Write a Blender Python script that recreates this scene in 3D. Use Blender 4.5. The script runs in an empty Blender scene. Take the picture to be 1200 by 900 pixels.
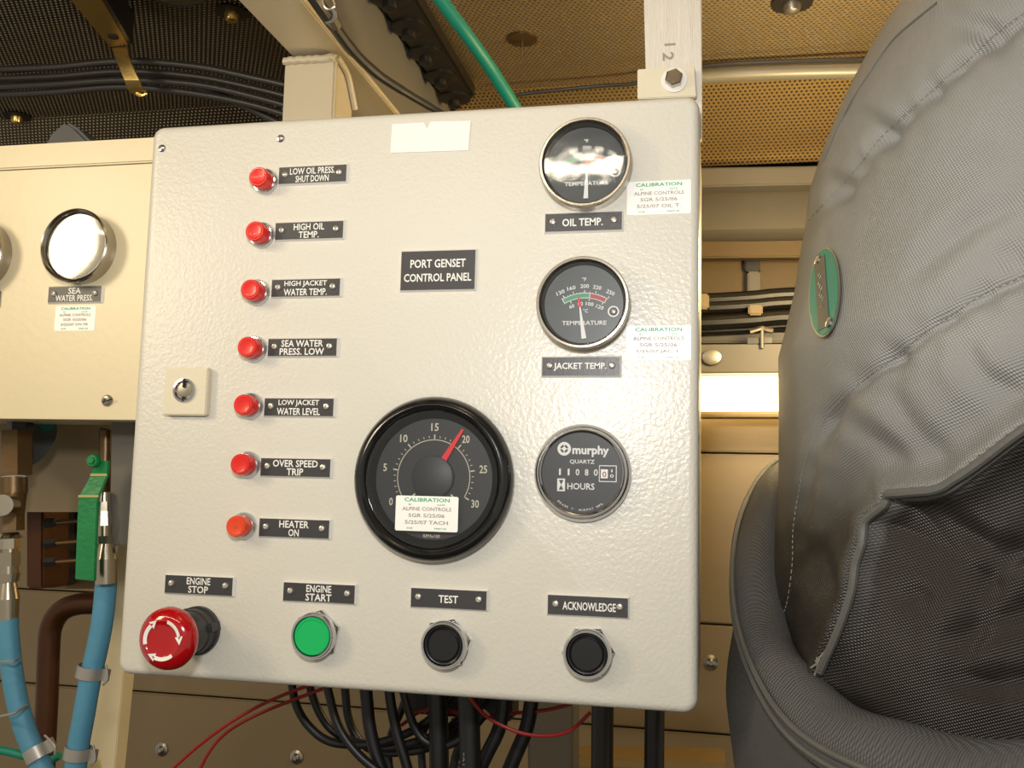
import bpy, bmesh, math, random
import numpy as np
from mathutils import Vector, Matrix
from mathutils.bvhtree import BVHTree
random.seed(7)
S = bpy.context.scene
COL = S.collection
PI = math.pi

# ------------------------------------------------------------------ camera
# world frame: X right along the control panel, Y into the room, Z up; the panel face is y = 0
CAM = Vector((0.0, -0.6152, 1.5))
F = 1117.81
EX = Vector((0.97924, 0.00146, -0.20270))   # world X, Y, Z seen in camera axes (x right, y down, z ahead)
EY = Vector((0.20135, 0.10831, 0.97351))
EZ = Vector((0.02337, -0.99412, 0.10577))
cam_d = bpy.data.cameras.new('camera')
cam_d.sensor_width = 36.0
cam_d.lens = F / 1200.0 * 36.0
cam_d.clip_start = 0.01
cam = bpy.data.objects.new('camera', cam_d)
COL.objects.link(cam)
R = Matrix(((EX[0], -EX[1], -EX[2]), (EY[0], -EY[1], -EY[2]), (EZ[0], -EZ[1], -EZ[2])))
cam.matrix_world = Matrix.Translation(CAM) @ R.to_4x4()
S.camera = cam

# ------------------------------------------------------------------ world, lights, exposure
S.view_settings.view_transform = 'Standard'
S.view_settings.look = 'None'
S.view_settings.exposure = 0.0
S.view_settings.gamma = 1.0
w = bpy.data.worlds.new('world'); S.world = w; w.use_nodes = True
w.node_tree.nodes['Background'].inputs[0].default_value = (1.0, 0.92, 0.78, 1)
w.node_tree.nodes['Background'].inputs[1].default_value = 0.42

def area(name, loc, target, sx, sy, power, color, spread=None):
    l = bpy.data.lights.new(name, 'AREA'); l.shape = 'RECTANGLE'; l.size = sx; l.size_y = sy
    l.energy = power; l.color = color
    o = bpy.data.objects.new(name, l); COL.objects.link(o); o.location = loc
    if spread: l.spread = math.radians(spread)
    d = Vector(target) - Vector(loc)
    o.rotation_euler = d.to_track_quat('-Z', 'Y').to_euler()
    return o
FLASH = area('camera_flash', CAM + Vector((-0.045, 0.0, 0.150)), (-0.16, 0.0, 1.70), 0.075, 0.05, 2.25, (1.0, 0.98, 0.965), 155)
TUBE = area('overhead_tube_light', (-0.60, -0.66, 1.955), (-0.50, 0.05, 1.60), 0.95, 0.020, 1.75, (1.0, 0.88, 0.68))
WORK = area('work_lamp', (-0.93, -0.62, 1.84), (-0.58, 0.03, 1.60), 0.20, 0.26, 2.8, (1.0, 0.82, 0.54))
BACK_D = bpy.data.lights.new('rear_fill_light', 'POINT'); BACK_D.energy = 8.0; BACK_D.color = (1.0, 0.74, 0.36); BACK_D.shadow_soft_size = 0.04
BACK = bpy.data.objects.new('rear_fill_light', BACK_D); COL.objects.link(BACK); BACK.location = (0.15, 0.31, 1.72)  # added warm fill hidden behind the blanket, no fixture

# ------------------------------------------------------------------ helpers
def ray(px, py):
    d = Vector((px - 600.0, py - 450.0, F))
    return Vector((d.dot(EX), d.dot(EY), d.dot(EZ)))
def at(px, py, y=0.0):
    r = ray(px, py); return CAM + r * ((y - CAM.y) / r.y)
def atz(px, py, z):
    r = ray(px, py); return CAM + r * ((z - CAM.z) / r.z)
def atx(px, py, x):
    r = ray(px, py); return CAM + r * ((x - CAM.x) / r.x)
def pxm(n, y=0.0):
    return n * (y - CAM.y) / F * 1.02

def s2l(c):
    c = c / 255.0
    return c / 12.92 if c <= 0.04045 else ((c + 0.055) / 1.055) ** 2.4
def rgb(r, g, b): return (s2l(r), s2l(g), s2l(b), 1.0)

def nmat(name):
    m = bpy.data.materials.new(name); m.use_nodes = True
    nt = m.node_tree; b = nt.nodes['Principled BSDF']
    return m, nt, b
def mat(name, col, rough=0.5, metal=0.0, bump=0.0, bscale=200.0, var=0.0, vscale=8.0, coat=0.0, spec=0.5, emit=None, estr=0.0, detail=2.0, stretch=None):
    m, nt, b = nmat(name)
    b.inputs['Base Color'].default_value = col
    b.inputs['Roughness'].default_value = rough
    b.inputs['Metallic'].default_value = metal
    b.inputs['Coat Weight'].default_value = coat
    b.inputs['Specular IOR Level'].default_value = spec
    if emit:
        b.inputs['Emission Color'].default_value = emit; b.inputs['Emission Strength'].default_value = estr
    tc = nt.nodes.new('ShaderNodeTexCoord')
    src = tc.outputs['Object']
    if stretch:
        mp = nt.nodes.new('ShaderNodeMapping'); mp.inputs['Scale'].default_value = stretch
        nt.links.new(src, mp.inputs[0]); src = mp.outputs[0]
    if bump:
        n = nt.nodes.new('ShaderNodeTexNoise'); n.inputs['Scale'].default_value = bscale; n.inputs['Detail'].default_value = detail
        nt.links.new(src, n.inputs['Vector'])
        bp = nt.nodes.new('ShaderNodeBump'); bp.inputs['Strength'].default_value = bump; bp.inputs['Distance'].default_value = 0.001
        nt.links.new(n.outputs['Fac'], bp.inputs['Height']); nt.links.new(bp.outputs[0], b.inputs['Normal'])
    if var:
        n = nt.nodes.new('ShaderNodeTexNoise'); n.inputs['Scale'].default_value = vscale; n.inputs['Detail'].default_value = 5
        nt.links.new(src, n.inputs['Vector'])
        mx = nt.nodes.new('ShaderNodeMix'); mx.data_type = 'RGBA'
        mx.inputs['A'].default_value = tuple(c * (1 - var) for c in col[:3]) + (1,)
        mx.inputs['B'].default_value = tuple(min(1, c * (1 + var)) for c in col[:3]) + (1,)
        nt.links.new(n.outputs['Fac'], mx.inputs['Factor']); nt.links.new(mx.outputs['Result'], b.inputs['Base Color'])
    return m
def glass_mat(name, fac=0.09, rough=0.02, tint=(1, 1, 1, 1), wavy=0.0):
    m = bpy.data.materials.new(name); m.use_nodes = True; nt = m.node_tree; nt.nodes.clear()
    o = nt.nodes.new('ShaderNodeOutputMaterial'); t = nt.nodes.new('ShaderNodeBsdfTransparent'); t.inputs[0].default_value = tint
    g = nt.nodes.new('ShaderNodeBsdfGlossy'); g.inputs['Roughness'].default_value = rough
    if wavy:
        tc = nt.nodes.new('ShaderNodeTexCoord'); nz = nt.nodes.new('ShaderNodeTexNoise'); nz.inputs['Scale'].default_value = 55; nz.inputs['Detail'].default_value = 1.5
        bp = nt.nodes.new('ShaderNodeBump'); bp.inputs['Strength'].default_value = wavy; bp.inputs['Distance'].default_value = 0.002
        nt.links.new(tc.outputs['Object'], nz.inputs['Vector']); nt.links.new(nz.outputs['Fac'], bp.inputs['Height']); nt.links.new(bp.outputs[0], g.inputs['Normal'])
    fr = nt.nodes.new('ShaderNodeFresnel'); fr.inputs[0].default_value = 1.5
    ad = nt.nodes.new('ShaderNodeMath'); ad.operation = 'ADD'; ad.inputs[1].default_value = fac
    nt.links.new(fr.outputs[0], ad.inputs[0])
    mx = nt.nodes.new('ShaderNodeMixShader')
    nt.links.new(ad.outputs[0], mx.inputs[0]); nt.links.new(t.outputs[0], mx.inputs[1]); nt.links.new(g.outputs[0], mx.inputs[2])
    nt.links.new(mx.outputs[0], o.inputs[0])
    return m

WL = {}
def wl(o): return WL.get(o.name, Vector((0, 0, 0)))

class MB:
    def __init__(self): self.v = []; self.f = []; self.mi = []; self.cur = 0
    def add(self, vs, fs):
        k = len(self.v); self.v += [Vector(p) for p in vs]
        self.f += [tuple(i + k for i in f) for f in fs]; self.mi += [self.cur] * len(fs)
        return self
    def box(self, a, b):
        (x0, y0, z0), (x1, y1, z1) = a, b
        return self.add([(x0,y0,z0),(x1,y0,z0),(x1,y1,z0),(x0,y1,z0),(x0,y0,z1),(x1,y0,z1),(x1,y1,z1),(x0,y1,z1)],
            [(0,3,2,1),(4,5,6,7),(0,1,5,4),(1,2,6,5),(2,3,7,6),(3,0,4,7)])
    def hexa(self, q, off):
        """a quad of four points given thickness by the vector off"""
        q = [Vector(p) for p in q]; off = Vector(off)
        return self.add(q + [p + off for p in q], [(0,1,2,3),(7,6,5,4),(0,4,5,1),(1,5,6,2),(2,6,7,3),(3,7,4,0)])
    def poly(self, pts, off):
        pts = [Vector(p) for p in pts]; off = Vector(off); n = len(pts)
        fs = [tuple(range(n)), tuple(reversed(range(n, 2*n)))] + [(i, i+n, (i+1) % n + n, (i+1) % n) for i in range(n)]
        return self.add(pts + [p + off for p in pts], fs)
    def lathe(self, prof, c, axis=(0, -1, 0), n=32, cap0=True, cap1=True, sx=1.0, phase=0.0, up=(0, 0, 1)):
        axis = Vector(axis).normalized(); c = Vector(c); up = Vector(up)
        u = up.cross(axis)
        if u.length < 1e-4: u = Vector((1, 0, 0)).cross(axis)
        u.normalize(); v = axis.cross(u)
        vs = []; fs = []
        for r, h in prof:
            for i in range(n):
                a = 2*PI*i/n + phase
                vs.append(c + axis*h + u*(r*math.cos(a)*sx) + v*(r*math.sin(a)))
        for j in range(len(prof)-1):
            for i in range(n):
                i2 = (i+1) % n
                fs.append((j*n+i, j*n+i2, (j+1)*n+i2, (j+1)*n+i))
        if cap0: fs.append(tuple(reversed(range(n))))
        if cap1: fs.append(tuple(range((len(prof)-1)*n, len(prof)*n)))
        return self.add(vs, fs)
    def cyl(self, p0, p1, r0, r1=None, n=16, phase=0.0):
        p0 = Vector(p0); p1 = Vector(p1); d = p1 - p0
        return self.lathe([(r0, 0), (r0 if r1 is None else r1, d.length)], p0, d, n, phase=phase)
    def tube(self, path, r, n=12, sub=6, flat=1.0, closed=False):
        pts = spline(path, sub, closed) if sub > 1 else [Vector(p) for p in path]
        m = len(pts); vs = []; fs = []
        t0 = (pts[1]-pts[0]).normalized()
        u = t0.cross(Vector((0.3, 0.1, 0.95)).normalized()).normalized()
        for i, p in enumerate(pts):
            if closed: t = (pts[(i+1) % m] - pts[i-1]).normalized()
            else: t = (pts[min(i+1, m-1)] - pts[max(i-1, 0)]).normalized()
            u = (u - t*u.dot(t)).normalized(); v = t.cross(u)
            rr = r[min(i*len(r)//m, len(r)-1)] if isinstance(r, (list, tuple)) else r
            for k in range(n):
                a = 2*PI*k/n
                vs.append(p + u*rr*math.cos(a) + v*rr*flat*math.sin(a))
        for i in range(m if closed else m-1):
            i2 = (i+1) % m
            for k in range(n):
                k2 = (k+1) % n
                fs.append((i*n+k, i*n+k2, i2*n+k2, i2*n+k))
        if not closed: fs += [tuple(reversed(range(n))), tuple(range((m-1)*n, m*n))]
        return self.add(vs, fs)
    def build(self, name, m, parent=None, origin=None, smooth=True, bevel=0.0, label=None, segs=2):
        vs = self.v
        if origin is None:
            lo = [min(p[i] for p in vs) for i in range(3)]; hi = [max(p[i] for p in vs) for i in range(3)]
            origin = Vector(((lo[0]+hi[0])/2, (lo[1]+hi[1])/2, lo[2] if parent is None else (lo[2]+hi[2])/2))
        origin = Vector(origin)
        me = bpy.data.meshes.new(name)
        me.from_pydata([tuple(p - origin) for p in vs], [], self.f)
        for mm in (m if isinstance(m, (list, tuple)) else [m]): me.materials.append(mm)
        if isinstance(m, (list, tuple)): me.polygons.foreach_set('material_index', self.mi)
        bm = bmesh.new(); bm.from_mesh(me); bmesh.ops.recalc_face_normals(bm, faces=bm.faces)
        if bevel: bmesh.ops.bevel(bm, geom=[e for e in bm.edges if len(e.link_faces) == 2 and e.calc_face_angle(0) > 0.6], offset=bevel, segments=segs, affect='EDGES', clamp_overlap=True)
        bm.to_mesh(me); bm.free()
        if smooth:
            me.polygons.foreach_set('use_smooth', [True]*len(me.polygons)); me.set_sharp_from_angle(angle=math.radians(35))
        o = bpy.data.objects.new(name, me); COL.objects.link(o)
        if parent is not None:
            o.parent = parent; o.location = origin - wl(parent)
        else: o.location = origin
        WL[o.name] = origin
        if label: o['label'] = label
        return o

def spline(path, sub=6, closed=False):
    P = [Vector(p) for p in path]; n = len(P); out = []
    for i in range(n if closed else n-1):
        a = P[i-1] if (i > 0 or closed) else P[0]*2-P[1]
        b = P[i]; c = P[(i+1) % n]
        d = P[(i+2) % n] if (i+2 < n or closed) else P[-1]*2-P[-2]
        for s in range(sub):
            t = s/sub
            out.append(0.5*((2*b) + (c-a)*t + (2*a-5*b+4*c-d)*t*t + (3*b-a-3*c+d)*t**3))
    if not closed: out.append(P[-1])
    return out

def thing(name, label, cat, loc, group=None):
    o = bpy.data.objects.new(name, None); COL.objects.link(o); o.empty_display_size = 0.02
    o.location = loc; WL[o.name] = Vector(loc); o['label'] = label; o['category'] = cat
    if group: o['group'] = group
    return o
def tag(o, label, cat, group=None):
    o['label'] = label; o['category'] = cat
    if group: o['group'] = group
    return o
def structure(o): o['kind'] = 'structure'; return o

# text: each string becomes a flat mesh in the X/Z plane, facing -Y, fitted to a width and a height
def glyphs(s):
    cu = bpy.data.curves.new('t', 'FONT'); cu.body = s; cu.size = 1.0; cu.resolution_u = 2
    cu.offset = 0.016
    ob = bpy.data.objects.new('t', cu)
    me = bpy.data.meshes.new_from_object(ob)
    vs = [Vector((v.co.x, v.co.y)) for v in me.vertices]; fs = [tuple(p.vertices) for p in me.polygons]
    bpy.data.objects.remove(ob); bpy.data.curves.remove(cu); bpy.data.meshes.remove(me)
    return vs, fs
GC = {}
def text(mb, s, c, width, height, rot=0.0, y=None):
    """c: centre point (x, y, z); width/height in metres (None keeps the natural width)"""
    if s not in GC: GC[s] = glyphs(s)
    vs, fs = GC[s]
    x0 = min(v.x for v in vs); x1 = max(v.x for v in vs); y0 = min(v.y for v in vs); y1 = max(v.y for v in vs)
    k = height/(y1-y0); kx = k if width is None else width/(x1-x0)
    ca, sa = math.cos(rot), math.sin(rot); out = []
    for v in vs:
        a = (v.x-(x0+x1)/2)*kx; b = (v.y-(y0+y1)/2)*k
        out.append((c[0]+a*ca-b*sa, c[1], c[2]+a*sa+b*ca))
    mb.add(out, fs); return mb
def arc_text(mb, s, c, r, a0, a1, h):
    # letters along the bottom of a circle, reading left to right
    for i, ch in enumerate(s):
        if ch == ' ': continue
        a = math.radians(a0+(a1-a0)*i/(len(s)-1)); text(mb, ch, (c[0]+r*math.sin(a), c[1], c[2]-r*math.cos(a)), h*.75 if ch != '.' else h*.2, h if ch != '.' else h*.2, a)
def arc_band(mb, c, r0, r1, a0, a1, n=16):
    """angles in degrees clockwise from straight up, seen from -Y"""
    vs = []; fs = []
    for i in range(n+1):
        a = math.radians(a0+(a1-a0)*i/n)
        for r in (r0, r1): vs.append((c[0]+r*math.sin(a), c[1], c[2]+r*math.cos(a)))
    for i in range(n): fs.append((2*i, 2*i+1, 2*i+3, 2*i+2))
    return mb.add(vs, fs)
def tick(mb, c, a, r0, r1, wd):
    a = math.radians(a); d = Vector((math.sin(a), 0, math.cos(a))); s = Vector((math.cos(a), 0, -math.sin(a)))*wd/2
    c = Vector(c); return mb.add([c+d*r0-s, c+d*r0+s, c+d*r1+s, c+d*r1-s], [(0,1,2,3)])

# ------------------------------------------------------------------ materials
def orange_peel(name, col, rough=0.32, strength=0.35, scale=420):
    m, nt, b = nmat(name)
    tc = nt.nodes.new('ShaderNodeTexCoord')
    b.inputs['Roughness'].default_value = rough
    n = nt.nodes.new('ShaderNodeTexNoise'); n.inputs['Scale'].default_value = scale; n.inputs['Detail'].default_value = 1.0
    n2 = nt.nodes.new('ShaderNodeTexNoise'); n2.inputs['Scale'].default_value = 5; n2.inputs['Detail'].default_value = 3
    for k in (n, n2): nt.links.new(tc.outputs['Object'], k.inputs['Vector'])
    bp = nt.nodes.new('ShaderNodeBump'); bp.inputs['Strength'].default_value = strength; bp.inputs['Distance'].default_value = 0.0012
    nt.links.new(n.outputs['Fac'], bp.inputs['Height']); nt.links.new(bp.outputs[0], b.inputs['Normal'])
    mx = nt.nodes.new('ShaderNodeMix'); mx.data_type = 'RGBA'
    mx.inputs['A'].default_value = tuple(c*0.96 for c in col[:3])+(1,); mx.inputs['B'].default_value = tuple(min(1, c*1.03) for c in col[:3])+(1,)
    nt.links.new(n2.outputs['Fac'], mx.inputs['Factor']); nt.links.new(mx.outputs['Result'], b.inputs['Base Color'])
    return m
def perforated(name, metal_col, hole_col, pitch=0.0048, hole=0.30):
    m, nt, b = nmat(name)
    L = nt.links.new
    uv = nt.nodes.new('ShaderNodeUVMap'); sp = nt.nodes.new('ShaderNodeSeparateXYZ'); L(uv.outputs[0], sp.inputs[0])
    def M(op, a, bb=None, c=None):
        k = nt.nodes.new('ShaderNodeMath'); k.operation = op
        for i, x in enumerate((a, bb, c)):
            if x is None: continue
            if isinstance(x, (int, float)): k.inputs[i].default_value = x
            else: L(x, k.inputs[i])
        return k.outputs[0]
    def lat(ox, oy):
        fx = M('SUBTRACT', M('FRACT', M('ADD', M('DIVIDE', sp.outputs[0], pitch), ox)), 0.5)
        fy = M('MULTIPLY', M('SUBTRACT', M('FRACT', M('ADD', M('DIVIDE', sp.outputs[1], pitch*1.732), oy)), 0.5), 1.732)
        return M('SQRT', M('ADD', M('MULTIPLY', fx, fx), M('MULTIPLY', fy, fy)))
    d = M('MINIMUM', lat(0, 0), lat(0.5, 0.5))
    mr = nt.nodes.new('ShaderNodeMapRange'); mr.interpolation_type = 'SMOOTHSTEP'
    mr.inputs['From Min'].default_value = hole-0.04; mr.inputs['From Max'].default_value = hole+0.04
    L(d, mr.inputs['Value'])
    mx = nt.nodes.new('ShaderNodeMix'); mx.data_type = 'RGBA'; mx.inputs['A'].default_value = hole_col; mx.inputs['B'].default_value = metal_col
    L(mr.outputs[0], mx.inputs['Factor']); L(mx.outputs['Result'], b.inputs['Base Color'])
    L(M('MULTIPLY', mr.outputs[0], 0.85), b.inputs['Metallic'])
    L(M('SUBTRACT', 0.85, M('MULTIPLY', mr.outputs[0], 0.47)), b.inputs['Roughness'])
    bp = nt.nodes.new('ShaderNodeBump'); bp.inputs['Strength'].default_value = 0.8; bp.inputs['Distance'].default_value = 0.0012
    L(mr.outputs[0], bp.inputs['Height']); L(bp.outputs[0], b.inputs['Normal'])
    return m
def weave(name, col, rough=0.5, pitch=0.0025, shade=None):
    m, nt, b = nmat(name); L = nt.links.new
    b.inputs['Roughness'].default_value = rough
    uv = nt.nodes.new('ShaderNodeUVMap')
    mp = nt.nodes.new('ShaderNodeMapping'); mp.inputs['Rotation'].default_value = (0, 0, math.radians(18)); L(uv.outputs[0], mp.inputs[0])
    sp = nt.nodes.new('ShaderNodeSeparateXYZ'); L(mp.outputs[0], sp.inputs[0])
    def M(op, a, bb=None):
        k = nt.nodes.new('ShaderNodeMath'); k.operation = op
        for i, x in enumerate((a, bb)):
            if x is None: continue
            if isinstance(x, (int, float)): k.inputs[i].default_value = x
            else: L(x, k.inputs[i])
        return k.outputs[0]
    sx = M('SINE', M('MULTIPLY', sp.outputs[0], 2*PI/pitch)); sy = M('SINE', M('MULTIPLY', sp.outputs[1], 2*PI/(pitch*0.8)))
    wv = M('MULTIPLY', sx, sy)
    tc = nt.nodes.new('ShaderNodeTexCoord')
    n2 = nt.nodes.new('ShaderNodeTexNoise'); n2.inputs['Scale'].default_value = 9; n2.inputs['Detail'].default_value = 6; L(tc.outputs['Object'], n2.inputs['Vector'])
    n3 = nt.nodes.new('ShaderNodeTexNoise'); n3.inputs['Scale'].default_value = 30; n3.inputs['Detail'].default_value = 4; L(tc.outputs['Object'], n3.inputs['Vector'])
    bp = nt.nodes.new('ShaderNodeBump'); bp.inputs['Strength'].default_value = 0.55; bp.inputs['Distance'].default_value = 0.0008
    L(wv, bp.inputs['Height'])
    b2 = nt.nodes.new('ShaderNodeBump'); b2.inputs['Strength'].default_value = 0.25; b2.inputs['Distance'].default_value = 0.006
    L(n3.outputs['Fac'], b2.inputs['Height']); L(bp.outputs[0], b2.inputs['Normal']); L(b2.outputs[0], b.inputs['Normal'])
    mx = nt.nodes.new('ShaderNodeMix'); mx.data_type = 'RGBA'
    mx.inputs['A'].default_value = tuple(c*0.72 for c in col[:3])+(1,); mx.inputs['B'].default_value = tuple(c*1.28 for c in col[:3])+(1,)
    fac = M('ADD', M('MULTIPLY', n2.outputs['Fac'], 0.9), M('MULTIPLY', wv, 0.10))
    L(fac, mx.inputs['Factor']); L(mx.outputs['Result'], b.inputs['Base Color'])
    if shade:       # painted shade: a mask stored on the mesh darkens the cloth, broken up by noise
        at_ = nt.nodes.new('ShaderNodeAttribute'); at_.attribute_name = 'shade'
        m2 = nt.nodes.new('ShaderNodeMix'); m2.data_type = 'RGBA'; m2.inputs['B'].default_value = shade
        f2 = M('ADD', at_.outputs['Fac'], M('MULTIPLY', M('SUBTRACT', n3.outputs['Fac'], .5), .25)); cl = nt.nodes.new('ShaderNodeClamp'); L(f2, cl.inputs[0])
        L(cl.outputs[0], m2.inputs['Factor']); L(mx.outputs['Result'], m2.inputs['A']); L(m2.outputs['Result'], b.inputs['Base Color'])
    return m

M = {}
M['cream'] = orange_peel('cream_enamel', rgb(206, 202, 189), strength=0.24)
M['cream_sheet'] = mat('cream_sheet', rgb(214, 200, 164), 0.34, 0.0, 0.12, 160, 0.05, 6)
M['cream_beam'] = mat('cream_beam_paint', rgb(196, 184, 158), 0.5, 0, 0.4, 60, 0.10, 9)
M['lock_plate'] = mat('lock_plate_paint', rgb(212, 203, 178), 0.42, 0, 0.1, 200)
M['chrome'] = mat('chrome', rgb(205, 205, 208), 0.12, 1.0)
M['steel'] = mat('brushed_steel', rgb(170, 165, 155), 0.3, 1.0, 0.15, 300, 0.1, 40)
M['bezel'] = mat('bezel_steel', rgb(176, 168, 155), 0.2, 1.0)
M['zinc'] = mat('zinc_screw', rgb(150, 145, 135), 0.35, 0.85)
M['clamp_steel'] = mat('clamp_steel', rgb(168, 164, 156), 0.4, 0.55)
M['nickel'] = mat('nickel_screw', rgb(206, 200, 188), 0.28, 0.75)
M['dark_hole'] = mat('recess_black', rgb(18, 17, 16), 0.8)
M['black_gloss'] = mat('black_gloss', rgb(22, 22, 22), 0.18, 0, coat=0.4)
M['black_plastic'] = mat('black_plastic', rgb(42, 42, 43), 0.42)
M['black_cap'] = mat('black_button', rgb(20, 20, 21), 0.35)
M['cable'] = mat('black_cable', rgb(24, 23, 23), 0.42, 0, 0.1, 120)
M['cable_grey'] = mat('worn_cable', rgb(44, 42, 40), 0.4, 0, 0.2, 90)
M['plate_black'] = mat('engraved_black', rgb(56, 55, 56), 0.38, 0, 0.08, 500)
M['plate_white'] = mat('plate_white', rgb(225, 222, 215), 0.4)
M['print_white'] = mat('white_print', rgb(232, 230, 222), 0.5)
M['print_cream'] = mat('cream_print', rgb(205, 198, 172), 0.5)
M['print_grey'] = mat('grey_print', rgb(158, 144, 138), 0.6)
M['print_green'] = mat('green_print', rgb(40, 160, 110), 0.6)
M['sticker'] = mat('sticker_paper', rgb(238, 238, 230), 0.35)
M['red'] = mat('red_lens', rgb(215, 28, 20), 0.35, coat=0.2)
M['red_mushroom'] = mat('red_mushroom', rgb(172, 4, 12), 0.14, coat=0.6)
M['orange_red'] = mat('orange_red_lens', rgb(222, 66, 28), 0.35, coat=0.2)
M['orange_dark'] = mat('lamp_spot', rgb(190, 78, 40), 0.4)
M['needle_red'] = mat('needle_red', rgb(225, 30, 36), 0.5)
M['green_btn'] = mat('green_button', rgb(0, 178, 92), 0.3, coat=0.2)
M['green_handle'] = mat('green_handle', rgb(8, 118, 62), 0.42, 0, 0.5, 220, 0.22, 50)
M['green_worn'] = mat('worn_green_edge', rgb(168, 160, 96), 0.5)
M['dial'] = mat('gauge_dial', rgb(62, 66, 66), 0.4, 0.2)
M['dial_black'] = mat('black_dial', rgb(36, 38, 40), 0.45)
M['dial_hub'] = mat('dial_hub', rgb(44, 45, 46), 0.5)
M['dial_pale'] = mat('pale_dial', rgb(200, 190, 160), 0.5)
M['zone_green'] = mat('zone_green', rgb(70, 150, 110), 0.5)
M['zone_red'] = mat('zone_red', rgb(170, 70, 62), 0.5)
M['glass'] = glass_mat('gauge_glass', 0.01, 0.07, wavy=0.10)
M['glass_pale'] = glass_mat('dusty_glass', 0.10, 0.10)
M['hook_tape'] = mat('hook_tape', rgb(236, 232, 224), 0.8, 0, 0.8, 700, stretch=(1, 1, 0.05))
M['bar'] = mat('mill_finish_bar', rgb(220, 214, 202), 0.45, 0.25, 0.5, 300, 0.12, 60, stretch=(6, 1, 0.25))
M['stamp'] = mat('stamped_digit', rgb(150, 144, 134), 0.6, 0.3)
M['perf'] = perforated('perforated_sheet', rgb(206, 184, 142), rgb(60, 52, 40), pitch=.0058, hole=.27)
M['perf_shaded'] = perforated('perforated_sheet_shaded', rgb(78, 68, 52), rgb(176, 166, 146), pitch=.0058, hole=.22)  # same sheet as the right side, its dim lighting put into the colour
M['perf_lit'] = perforated('perforated_sheet_lit', rgb(214, 180, 118), rgb(46, 38, 28), pitch=.0058, hole=0.27)  # same sheet again, warm lamplight put into the colour
M['wall'] = mat('wall_sheet', rgb(146, 128, 98), 0.38, 0.45, 0.1, 30, 0.10, 5)
M['wall_lit'] = mat('wall_sheet_lit', rgb(158, 132, 84), 0.35, 0.35, 0.15, 40, 0.10, 5)  # wall sheet with the glow under the lamp put into its colour
M['joint'] = mat('joint_gap', rgb(104, 88, 60), 0.6, 0.2)  # backing colour that shows in the joints between the sheets
M['grey_paint'] = mat('grey_paint', rgb(100, 95, 86), 0.5, 0, 0.1, 50, 0.08, 8)
M['web_shaded'] = mat('shaded_web_paint', rgb(116, 112, 102), 0.55, 0, 0.2, 40, 0.1, 10)  # beam paint with the shade on the web put into its colour
M['grey_light'] = mat('grey_light_paint', rgb(128, 124, 114), 0.4, 0.2, 0.1, 50, 0.06, 8)
M['grey_dark'] = mat('dark_grey_paint', rgb(70, 66, 60), 0.5, 0, 0.1, 50, 0.08, 8)
M['olive'] = mat('olive_primer', rgb(92, 73, 40), 0.5, 0.1, 0.1, 50, 0.15, 14)
M['channel'] = mat('strut_channel', rgb(132, 106, 52), 0.42, 0.5, 0.15, 60, 0.2, 20)
M['clamp_gold'] = mat('yellow_zinc', rgb(206, 178, 112), 0.25, 0.9)
M['hose_green'] = mat('green_hose', rgb(8, 128, 108), 0.5, 0, 0.3, 60)
M['hose_blue'] = mat('blue_hose', rgb(76, 138, 166), 0.55, 0, 0.4, 150, 0.12, 30)
M['copper'] = mat('brown_pipe', rgb(74, 44, 22), 0.35, 0.5, 0.2, 40, 0.25, 14)
M['brass'] = mat('old_brass', rgb(104, 82, 54), 0.4, 0.7, 0.2, 90, 0.25, 30)
M['steel_fit'] = mat('fitting_steel', rgb(186, 176, 156), 0.22, 1.0, 0.05, 90)
M['red_wire'] = mat('red_wire', rgb(146, 26, 26), 0.4)
M['fabric'] = weave('silicone_cloth', rgb(149, 149, 146), .42, shade=rgb(50, 45, 39))
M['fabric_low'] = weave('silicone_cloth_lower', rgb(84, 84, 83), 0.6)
M['fabric_shade'] = weave('shaded_cloth', rgb(66, 60, 54), 0.6)  # darker copy of the cloth, shade put into its colour
M['piping'] = mat('cloth_piping', rgb(94, 93, 88), 0.55, 0, 0.4, 200, 0.15, 40)
M['seam'] = mat('seam_thread', rgb(140, 138, 128), 0.6, 0, 0.5, 300)
M['tag_green'] = mat('tag_enamel', rgb(20, 128, 112), 0.35)
M['tag_grey'] = mat('tag_grey', rgb(96, 98, 94), 0.35, 0.5)
M['tube'] = mat('tube_diffuser', (1, 0.9, 0.68, 1), 0.5, emit=(1.0, 0.80, 0.46, 1), estr=3.2)
M['lamp_dome'] = glass_mat('clear_dome', 0.12, 0.08, (0.8, 0.8, 0.78, 1))
M['tan'] = mat('tan_board', rgb(128, 112, 84), 0.6, 0, 0.1, 40, 0.1, 10)
M['rubber'] = mat('black_rubber', rgb(30, 27, 25), 0.4, 0, 0.3, 60)
M['yellow_tag'] = mat('paper_tag', rgb(206, 190, 130), 0.7)

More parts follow.
